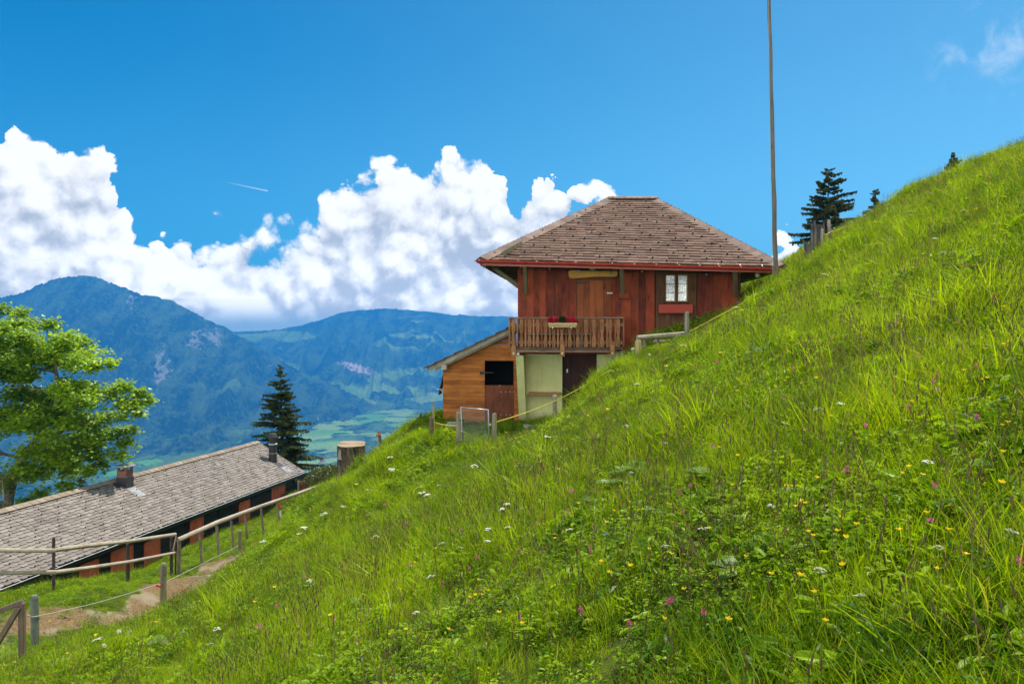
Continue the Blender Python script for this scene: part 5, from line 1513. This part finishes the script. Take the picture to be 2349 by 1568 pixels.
for i in range(26):
    f = i / 25; p = P(716 + 58 * f, 1094 - 14 * f, 46 - 9 * f); cs += [(p - b0 + Vector((rr.uniform(-.15, .15), rr.uniform(-.2, .2), rr.uniform(-.3, .12))), .34) for _ in range(2)]
fluff('hedge_leaves', hedge_m, cs, 260, .05, .11, hd, rr)


# ------------------------------------------------------------------ trees
def leaf_poly(mb, c, ax, sd, L, W, nn, fold):
    """small lobed leaf: seven-cornered, creased along the midrib"""
    q = lambda u, v, h=0.0: c + ax * (L * u) + sd * (W * v) + nn * (h * W)
    mb.add([q(0, 0), q(.25, .48, fold), q(.50, .30, fold * .7), q(.62, .50, fold), q(.72, .20, fold * .5), q(1, 0), q(.72, -.20, fold * .5), q(.62, -.50, fold), q(.50, -.30, fold * .7), q(.25, -.48, fold)],
           [(0, 1, 2, 3, 4, 5), (0, 5, 6, 7, 8, 9)])


def broadleaf(name, label, base, trunk_pts, trunk_r, clumps, leafm, barkm, nleaf, L, seed, flat=.42):
    rd = random.Random(seed); root = thing(name, label, 'tree', base)
    wood_ = MB(); nodes = [(Vector(p), r) for p, r in zip(trunk_pts, trunk_r)]
    dense = []
    for (p, r), (q, s) in zip(nodes[:-1], nodes[1:]):
        for k in range(5): dense.append((p.lerp(q, k / 5), r + (s - r) * k / 5))
    dense.append(nodes[-1]); wood_.tube([p for p, _ in dense], [r for _, r in dense], 11, False, .10, rd)
    nodes = dense[len(dense) // 3:]
    crown = MB(); top = nodes[-1][0]
    for c, rad in sorted(clumps, key=lambda q: (q[0] - top).length):
        cand = min(nodes, key=lambda n: (n[0] - c).length + 1.2 * max(0, n[0].z - c.z) + (0 if n[1] > .03 else 2.0))
        p, r = cand; d = c - p; Ld = d.length
        r0 = min(r * .8, .03 + .022 * Ld); m1 = p + d * .33 + Vector((rd.uniform(-.1, .1) * Ld, rd.uniform(-.1, .1) * Ld, .10 * Ld)); m2 = p + d * .7 + Vector((rd.uniform(-.07, .07) * Ld, rd.uniform(-.07, .07) * Ld, .09 * Ld))
        wood_.tube([p, m1, m2, c], [r0, r0 * .75, r0 * .5, .02], 6, False, .1, rd)
        nodes += [(m1, r0 * .75), (m2, r0 * .5), (c, .025)]
        tips = []
        for _ in range(9):                                # twigs spreading from the end of the limb
            a = rd.random() * 6.283; q = c + Vector((math.cos(a), math.sin(a), rd.uniform(-.5, .35))) * rad * rd.uniform(.4, 1.0)
            q.z = c.z + (q.z - c.z) * flat * 1.6
            wood_.tube([c, c.lerp(q, .5) + Vector((0, 0, .06)), q], [.018, .012, .005], 4, False); tips.append(q); tips.append(c.lerp(q, .6))
        for _ in range(int(nleaf * rad * rad)):
            q = rd.choice(tips) + Vector((rd.gauss(0, .31), rd.gauss(0, .31), rd.gauss(0, .24))) * rad
            a = rd.random() * 6.283; ax = Vector((math.cos(a), math.sin(a), rd.uniform(-.95, .05))).normalized(); sd = ax.cross(Vector((rd.uniform(-.35, .35), rd.uniform(-.35, .35), 1))).normalized()
            l = L * rd.uniform(.6, 1.25); leaf_poly(crown, q, ax, sd, l, l * rd.uniform(.8, 1.0), sd.cross(ax), -.16)
    wood_.build('trunk', barkm, root, smooth=True, fix=False); crown.build('crown', leafm, root, fix=False)
    return root


rt = random.Random(21)
TD = 46.0
tb = P(10, 1330, TD)
tp = [P(a, b, d) - tb for a, b, d in ((10, 1330, TD), (22, 1140, TD), (34, 1085, TD), (66, 1030, TD), (100, 982, TD), (128, 930, TD), (132, 870, TD), (118, 800, TD), (108, 755, TD))]
cl = []
outline = [(-200, 690), (-80, 672), (0, 716), (40, 728), (75, 742), (110, 760), (150, 775), (190, 800), (225, 835), (262, 862), (300, 890), (322, 912), (305, 950), (285, 985), (262, 1015), (225, 1035), (190, 1065), (150, 1092), (108, 1100), (60, 1120)]


def in_poly(x, y, pl):
    c = False
    for (x0, y0), (x1, y1) in zip(pl, pl[1:] + pl[:1]):
        if (y0 > y) != (y1 > y) and x < (x1 - x0) * (y - y0) / (y1 - y0) + x0: c = not c
    return c


# the crown is a dome: its girth at each height follows the outline, clumps spread through its whole depth
pl = outline + [(-200, 1080)]
tries = 0
while len(cl) < 160 and tries < 9000:
    tries += 1
    x, y = rt.uniform(-200, 325), rt.uniform(690, 1120)
    if not in_poly(x, y, pl): continue
    if y > 985 and x < 120 and rt.random() < .6: continue        # airy underside round the trunk
    half = 3.6 * math.sqrt(max(.05, 1 - ((y - 880) / 250) ** 2)) * max(.15, min(1, (345 - x) / 190))
    p = P(x, y, TD + rt.uniform(-half, half)) - tb
    if any((p - q).length < .78 for q, _ in cl): continue
    cl.append((p, rt.uniform(.60, .95)))
for (x, y) in ((250, 830), (322, 897), (338, 915), (318, 945), (285, 1012), (268, 1040), (232, 1060), (190, 780), (110, 740), (40, 715), (5, 705), (150, 1110), (205, 1075), (300, 930), (160, 1125), (60, 1145), (95, 1130)):
    cl.append((P(x, y, TD + rt.uniform(-1.2, 1.2)) - tb, rt.uniform(.45, .65)))
broadleaf('sycamore_tree', 'spreading bright green broadleaf tree behind the barn roof', tb, tp, [.27, .23, .21, .19, .17, .13, .10, .07, .04], cl, leaf_syc, bark_syc, 640, .23, 5, .75)
yb = P(8, 1250, 43)
broadleaf('young_tree', 'slim yellowish young tree at the left picture edge before the sycamore trunk', yb, [P(8, 1250, 43) - yb, P(10, 1150, 43) - yb, P(6, 1095, 43) - yb], [.10, .07, .03],
          [(P(rt.uniform(-45, 34), rt.uniform(1078, 1190), 43 + rt.uniform(-.8, .8)) - yb, rt.uniform(.35, .6)) for _ in range(20)], leaf_bush, bark_syc, 420, .16, 8)


def spruce(name, label, base, top, width, seed, nlev, mat, droop=.28, gap=0.0, group=None, lean=0.0, nb=9, fullness=1.0, shape=.85, ns=7):
    rd = random.Random(seed); root = thing(name, label, 'tree', base, 0, group); h = top.z - base.z; b = Vector((0, 0, 0))
    tr = MB(); tr.tube([Vector((lean * h * f, 0, h * f - (.3 if f == 0 else 0))) for f in (0, .25, .5, .75, 1)], [h * .020, h * .016, h * .011, h * .006, .015], 9, False, .1, rd)
    cr = MB()
    for i in range(nlev):
        f = .06 + .93 * (i / (nlev - 1)) ** .92; z = h * f
        R0 = width * (1 - f) ** shape * (1 - .25 * (f < .15)) + .05
        n = max(4, int(nb * (1 - .45 * f)))
        for k in range(n):
            if rd.random() < gap: continue
            a = 2 * math.pi * (k + rd.random() * .7) / n + i * 1.1; Lb = R0 * rd.uniform(.45, 1.18)
            d = Vector((math.cos(a), math.sin(a), 0)); s = Vector((-math.sin(a), math.cos(a), 0)); o = Vector((lean * z, 0, z + rd.uniform(-1.1, 1.1) * h / nlev))
            rise = rd.uniform(-.05, .42) + .35 * f; pt = lambda t: o + d * (Lb * t) + Vector((0, 0, Lb * (rise * t - (droop + rise) * t * t * (1.0 - .5 * f) + .18 * t ** 4)))
            tr.tube([pt(0), pt(.5), pt(.9)], [.012 * Lb + .012, .008 * Lb + .008, .006], 4, False)
            m = max(4, int(Lb * ns * fullness))
            for j in range(m):
                t = .16 + .84 * (j + rd.random()) / m; p = pt(t); spread = Lb * .30 * (1.08 - t) + .10
                for sg in (-1, 1):
                    q = p + s * sg * spread * rd.uniform(.5, 1.15) + d * spread * rd.uniform(.1, .6) - Vector((0, 0, spread * rd.uniform(.1, .55)))
                    ax = (q - p); L = ax.length; ax.normalize(); w = rd.uniform(.045, .10) * (1 + .35 * (1 - f)); up = Vector((rd.uniform(-.4, .4), rd.uniform(-.4, .4), 1)); sd = ax.cross(up).normalized(); u2 = sd.cross(ax)
                    for v in (sd, u2):
                        cr.add([p - v * w * .4, p + ax * L * .55 - v * w, q, p + ax * L * .55 + v * w, p + v * w * .4], [(0, 1, 2, 3, 4)])
                    if rd.random() < .75:                                   # hanging twigs
                        hL = rd.uniform(.14, .38) * (1 - .4 * f); c = p.lerp(q, rd.uniform(.3, .95)); v = s if rd.random() < .5 else d
                        cr.add([c - v * w * .55, c + Vector((0, 0, -hL)), c + v * w * .55], [(0, 1, 2)])
            tip = pt(1.0); cr.add([tip + d * .14, pt(.9) + s * .07, pt(.84), pt(.9) - s * .07], [(0, 1, 2, 3)])
    for k in range(10):
        a = k * 2.4; d = Vector((math.cos(a), math.sin(a), .7)); p = Vector((lean * h, 0, h - .05 * k)); cr.add([p, p + d * .16 + Vector((0, 0, .05)), p + d * .10 - Vector((0, 0, .05))], [(0, 1, 2)])
    tr.build('trunk', bark_spr, root, smooth=True, fix=False); cr.build('crown', mat, root, fix=False)
    return root


sd_ = 68.0
tp_ = P(636, 842, sd_); bs_ = P(652, 1215, sd_)
spruce('spruce_tree', 'tall dark spruce standing behind the far end of the barn', bs_, Vector((bs_.x, bs_.y, tp_.z)), 4.5, 3, 46, needle, .34, .12, None, -.020, 10, 1.25, .70, 8)
for px, py, d, w, sdv, lab, nl, gp in ((1900, 393, 60, 2.35, 12, 'ragged brownish spruce with open branches on the ridge right of the flagpole', 30, .34), (2009, 436, 62, 1.35, 18, 'small dark spruce peeping over the ridge behind the dark post', 10, .22),
                                 (2187, 353, 58, 1.05, 23, 'little spruce top highest up on the ridge at the right', 10, .1)):
    t_ = P(px, py, d); b_ = G(t_.x, t_.y); b_.z = min(b_.z, t_.z - 3.2) if d != 60 else min(b_.z, P(px, 585, d).z)
    spruce('ridge_spruce', lab, b_, t_, w * (1.35 if d == 60 else 1.7), sdv, nl * 2 if d != 60 else nl, needle_dk, .25, gp, 'spruces on the ridge', 0.0, 8, 2.1, .48 if d == 60 else .7, 8)
b_ = P(186, 1180, 66); spruce('conifer_tree', 'brownish conifer tip behind the brick chimney', b_, P(184, 1092, 66), 1.5, 31, 12, needle_dk, .3, .1)


# ------------------------------------------------------------------ wild flowers one can make out in the grass
def flower_mesh(name, kind, seed):
    rd = random.Random(seed); me = bpy.data.meshes.new(name); st = MB(); pe = MB(); h = {'w': .40, 'y': .34, 'p': .36, 'b': .20, 'd': .36}[kind]; t = Vector((rd.uniform(-.05, .05), rd.uniform(-.05, .05), h))
    st.tube([(0, 0, -.05), tuple(t * .5 + Vector((.01, 0, 0))), tuple(t)], [.003, .0025, .002], 4, False)
    if kind == 'w':
        for _ in range(15):
            a = rd.random() * 6.283; r = .055 * math.sqrt(rd.random()); c = t + Vector((r * math.cos(a), r * math.sin(a), .035 - r * r * 4)); st.tube([tuple(t), tuple(c)], .0012, 3, False)
            for k in range(6): b = rd.random() * 6.283; q = c + Vector((math.cos(b), math.sin(b), .2)) * .009; pe.add([q + Vector((.008, 0, .001)), q + Vector((0, .008, .002)), q + Vector((-.008, 0, 0)), q + Vector((0, -.008, .001))], [(0, 1, 2, 3)])
    elif kind in 'yb':
        R0 = .026 if kind == 'y' else .012; n = 5
        for q in range(1 if kind == 'y' else 5):
            cc = t + (Vector() if kind == 'y' else Vector((rd.uniform(-.03, .03), rd.uniform(-.03, .03), rd.uniform(-.03, .02))))
            for k in range(n):
                a = 2 * math.pi * k / n; d = Vector((math.cos(a), math.sin(a), 0)); s = Vector((-math.sin(a), math.cos(a), 0)); pe.add([cc, cc + d * R0 * .7 + s * R0 * .5 + Vector((0, 0, R0 * .3)), cc + d * R0 + Vector((0, 0, R0 * .55)), cc + d * R0 * .7 - s * R0 * .5 + Vector((0, 0, R0 * .3))], [(0, 1, 2, 3)])
    elif kind == 'p':
        for k in range(46):
            d = Vector((rd.gauss(0, 1), rd.gauss(0, 1), rd.gauss(0, 1) + .3)).normalized(); c = t + d * .012; s = d.cross(Vector((.3, .2, 1))).normalized() * .004; pe.add([c - s, c + d * .017, c + s], [(0, 1, 2)])
    else:
        for k in range(110):
            d = Vector((rd.gauss(0, 1), rd.gauss(0, 1), rd.gauss(0, 1))).normalized(); c = t + d * .008; s = d.cross(Vector((.3, .2, 1))).normalized() * .005; pe.add([c - s * .3, c + d * .020 - s, c + d * .022 + s], [(0, 1, 2)])
    nv = len(st.v); me.from_pydata(st.v + pe.v, [], st.f + [tuple(i + nv for i in f) for f in pe.f])
    me.materials.append(stem_m); me.materials.append({'w': petal_w, 'y': petal_y, 'p': petal_p, 'b': petal_b, 'd': petal_w}[kind])
    me.polygons.foreach_set('material_index', [0] * len(st.f) + [1] * len(pe.f))
    return me


rf_ = random.Random(77)
W_ = [(2140, 600), (2100, 524), (2175, 640), (2160, 652), (2240, 660), (2250, 668), (2000, 590), (2042, 766), (1985, 850), (2095, 832), (1560, 850), (1440, 1030), (1465, 1022), (1515, 1055), (1435, 1152), (1437, 1172), (1155, 1155), (1180, 1128), (1165, 1248), (1040, 1318), (1035, 1330), (1325, 1285),
      (1130, 1265), (1060, 1010), (905, 1078), (895, 1090), (840, 1160), (700, 1240), (690, 1250), (745, 1195), (730, 1205), (780, 1180), (985, 1190), (1000, 1205), (610, 1260), (2255, 1458), (2050, 505), (2210, 545), (2230, 395), (1935, 610), (1900, 705), (1880, 680), (1820, 700), (1780, 790),
      (1740, 760), (1690, 745), (1470, 945), (1255, 1075), (870, 1300), (670, 1500), (480, 1520), (240, 1512), (1020, 1160), (1090, 1120)]
Y_ = [(1855, 1262), (1868, 1310), (1885, 1284), (2283, 1250), (2078, 1022), (2080, 1165), (2095, 1170), (2060, 1182), (1800, 1210), (1815, 1196), (1640, 1090), (1855, 1055), (1845, 1286), (1990, 1465), (1870, 1275), (1540, 880), (1560, 905), (1335, 985), (1388, 985), (1710, 750), (1800, 800), (1930, 555), (2005, 520),
      (2140, 770), (2300, 760), (2250, 520), (1650, 850), (1700, 930), (1340, 1080), (1250, 1100), (1450, 1235), (1080, 1400), (1100, 1430), (1010, 1300), (840, 1260), (760, 1100), (820, 1120), (345, 1455), (230, 1470), (115, 1430), (165, 1525), (920, 1560), (1210, 1560), (880, 1090), (560, 1430), (640, 1400), (1230, 950), (1160, 1010),
      (1480, 1330), (1390, 1400), (1590, 1470), (1720, 1420), (2180, 1340), (2320, 1080), (2210, 930), (1950, 900), (1880, 930), (1780, 1000), (1580, 1010)]
P_ = [(2098, 652), (2085, 660), (2220, 660), (2025, 805), (2320, 350), (2170, 428), (2145, 455), (1640, 875), (1590, 885), (1620, 800), (1340, 985), (1355, 1050), (1387, 975), (1530, 820), (1090, 1268), (945, 1242), (985, 1280), (1295, 1255), (1200, 1350), (798, 1330), (598, 1490), (602, 1505), (600, 1520), (770, 1500),
      (1187, 1535), (1310, 1530), (950, 1356), (1060, 1355), (1085, 1340), (930, 1240), (1290, 1190), (1575, 1240), (1990, 960), (2120, 900), (1690, 700), (1695, 718), (1850, 565), (2270, 410), (710, 1380), (640, 1440), (520, 1300), (880, 1190)]
B_ = [(2232, 1018), (2256, 1024), (1470, 890), (1500, 1000), (1080, 1230), (405, 1475), (1620, 1010), (2200, 1010), (980, 1230), (300, 1455), (700, 1470), (2330, 720)]
D_ = [(290, 1484), (236, 1513), (1120, 990), (1485, 830), (1465, 812)]
for lst, n in ((W_, 30), (Y_, 50), (P_, 34), (B_, 12)):
    while n:
        px, py = rf_.uniform(120, 2349), rf_.uniform(420, 1568)
        if py > 1590 - .40 * max(0, px - 200) - 90 * rf_.random() and py > 700 - .46 * (px - 1700): lst.append((px, py)); n -= 1
for kind, lst, nm, lab, grp in (('w', W_, 'white_flower', 'white umbel flower head standing in the meadow grass', 'white umbel flowers in the meadow'), ('y', Y_, 'yellow_flower', 'small yellow cup shaped flower in the meadow grass', 'yellow flowers in the meadow'),
                           ('p', P_, 'pink_flower', 'small round pink flower head in the meadow grass', 'pink flowers in the meadow'), ('b', B_, 'blue_flower', 'tiny pale blue flower cluster low in the grass', 'blue flowers in the meadow'), ('d', D_, 'seed_clock', 'round white dandelion clock on a stem in the grass', 'dandelion clocks in the meadow')):
    ms = [flower_mesh(nm, kind, 100 + k) for k in range(3)]
    for i, (px, py) in enumerate(lst):
        p = hit(px, py + 24)
        if p is None: continue
        o = bpy.data.objects.new(nm, ms[i % 3]); COL.objects.link(o); o.location = p
        dist = p.length; o.scale = ((.62 if kind == 'w' else .78) * max(.62, min(2.2, dist / 9)) * rf_.uniform(.85, 1.2),) * 2 + (rf_.uniform(.75, 1.15) * min(1.2, max(.8, dist / 9)),); o.rotation_euler = (rf_.uniform(-.25, .25), rf_.uniform(-.25, .25), rf_.random() * 6.28)
        tag(o, lab, 'flower', grp)


def dock_mesh(seed):
    rd = random.Random(seed); mb = MB()
    for k in range(6):
        a = k * 1.05 + rd.uniform(-.3, .3); el = rd.uniform(.5, 1.2); L = rd.uniform(.22, .38); W = L * .30; prev = None; n = 6; d = Vector((math.cos(a), math.sin(a), 0)); s = Vector((-math.sin(a), math.cos(a), 0)); vs = []
        for j in range(n + 1):
            t = j / n; e = el - 1.1 * t; c = d * (L * t * math.cos(el * .6)) + Vector((0, 0, .05 + L * (math.sin(el) * t - .55 * t * t))); w = W * math.sin(math.pi * min(1, .12 + .88 * t)) ** .7 * (1 + .1 * rd.uniform(-1, 1)) if j < n else .003
            vs += [c + s * w + Vector((0, 0, .12 * w)), c, c - s * w + Vector((0, 0, .12 * w))]
        o = len(mb.v); mb.v += [tuple(q) for q in vs]
        for j in range(n):
            for q in (0, 1): i0 = o + j * 3 + q; mb.f.append((i0, i0 + 1, i0 + 4, i0 + 3))
    return mb


dm = [dock_mesh(k) for k in range(3)]; dmesh = []
for m_ in dm:
    o = m_.build('dock_plant', dock_m, fix=False, smooth=True); dmesh.append(o.data); bpy.data.objects.remove(o)
for i, (px, py) in enumerate(((848, 1400), (640, 1510), (860, 1180), (1445, 1090), (1420, 1120), (1350, 1160), (1930, 680), (2200, 690), (1640, 1110), (1755, 820), (930, 1130), (1700, 1330), (2290, 900), (380, 1480), (1530, 1190))):
    p = hit(px, py + 12)
    if p is None: continue
    o = bpy.data.objects.new('dock_plant', dmesh[i % 3]); COL.objects.link(o); o.location = p; o.scale = (1.0 if p.length > 8 else .75,) * 3; o.rotation_euler = (0, 0, i * 1.3)
    tag(o, 'broad leaved dock plant showing among the meadow grass', 'plant', 'dock plants in the meadow')

# ------------------------------------------------------------------ farmhouses far down in the valley
wall_w = plain('far_plaster', (0.62, 0.58, 0.50), .9, .1, .05); roof_r = plain('far_red_tiles', (0.36, 0.12, 0.07), .9, .2, .05); roof_g = plain('far_brown_tiles', (0.20, 0.14, 0.11), .9, .2, .05)
DG = bpy.context.evaluated_depsgraph_get()
VAL = [bpy.data.objects[n].evaluated_get(DG) for n in ('valley', 'hills', 'mountain')]
VILLAGE = [(rr.uniform(788, 862), 0, rr.uniform(14, 24), rr.random() < .7, 'tiny house of the far village on the terraced hillside') for _ in range(26)]
VILLAGE = [(a, 845 + .33 * (a - 820) + rr.uniform(-9, 10), c, d, e) for a, _, c, d, e in VILLAGE]
for px, py, s, red, lab in (*VILLAGE, (740, 1061, 24, True, 'tiny farmhouse with a red roof at the foot of the spruce view'), (771, 1044, 17, False, 'tiny pale house left of the sawn stump down in the valley'), (752, 1048, 15, False, 'tiny brown roofed house beside the pale valley house'),
                           (728, 961, 20, False, 'lone far farmhouse in the wood right of the spruce tip'), (865, 921, 18, True, 'small far farmhouse on the bright spur of meadow'), (868, 912, 14, False, 'pale far barn just above the red roofed spur farmhouse'), (905, 1001, 22, False, 'far farm in the green field right of the way marker'),
                           (940, 1018, 22, True, 'far red roofed farm on the valley floor near the shed'), (914, 998, 15, False, 'small shed beside the far farm in the green field'), (728, 1068, 15, False, 'lowest tiny house in the valley below the red roofed one'), (463, 1061, 24, False, 'pale far house in the forest above the barn ridge')):
    d = ray(px, py).normalized(); best = None
    for ob in VAL:
        ok, loc, nrm, idx = ob.ray_cast(Vector((0, 0, 0)), d, distance=16000)
        if ok and (best is None or loc.length < best.length): best = loc
    if best is None: continue
    root = thing('farmhouse', lab, 'house', best, rr.uniform(-.6, .6), 'houses of the far hillside village' if 'village' in lab else 'far farmhouses in the valley')
    MB().bx(-s / 2, s / 2, -s * .35, s * .35, -6, s * .38).build('wall', wall_w, root)
    e = s * .08; MB().prism([(-s / 2 - e, -s * .35 - e, s * .36), (-s / 2 - e, 0, s * .66), (-s / 2 - e, s * .35 + e, s * .36)], (s + 2 * e, 0, 0)).build('roof', roof_r if red else roof_g, root)
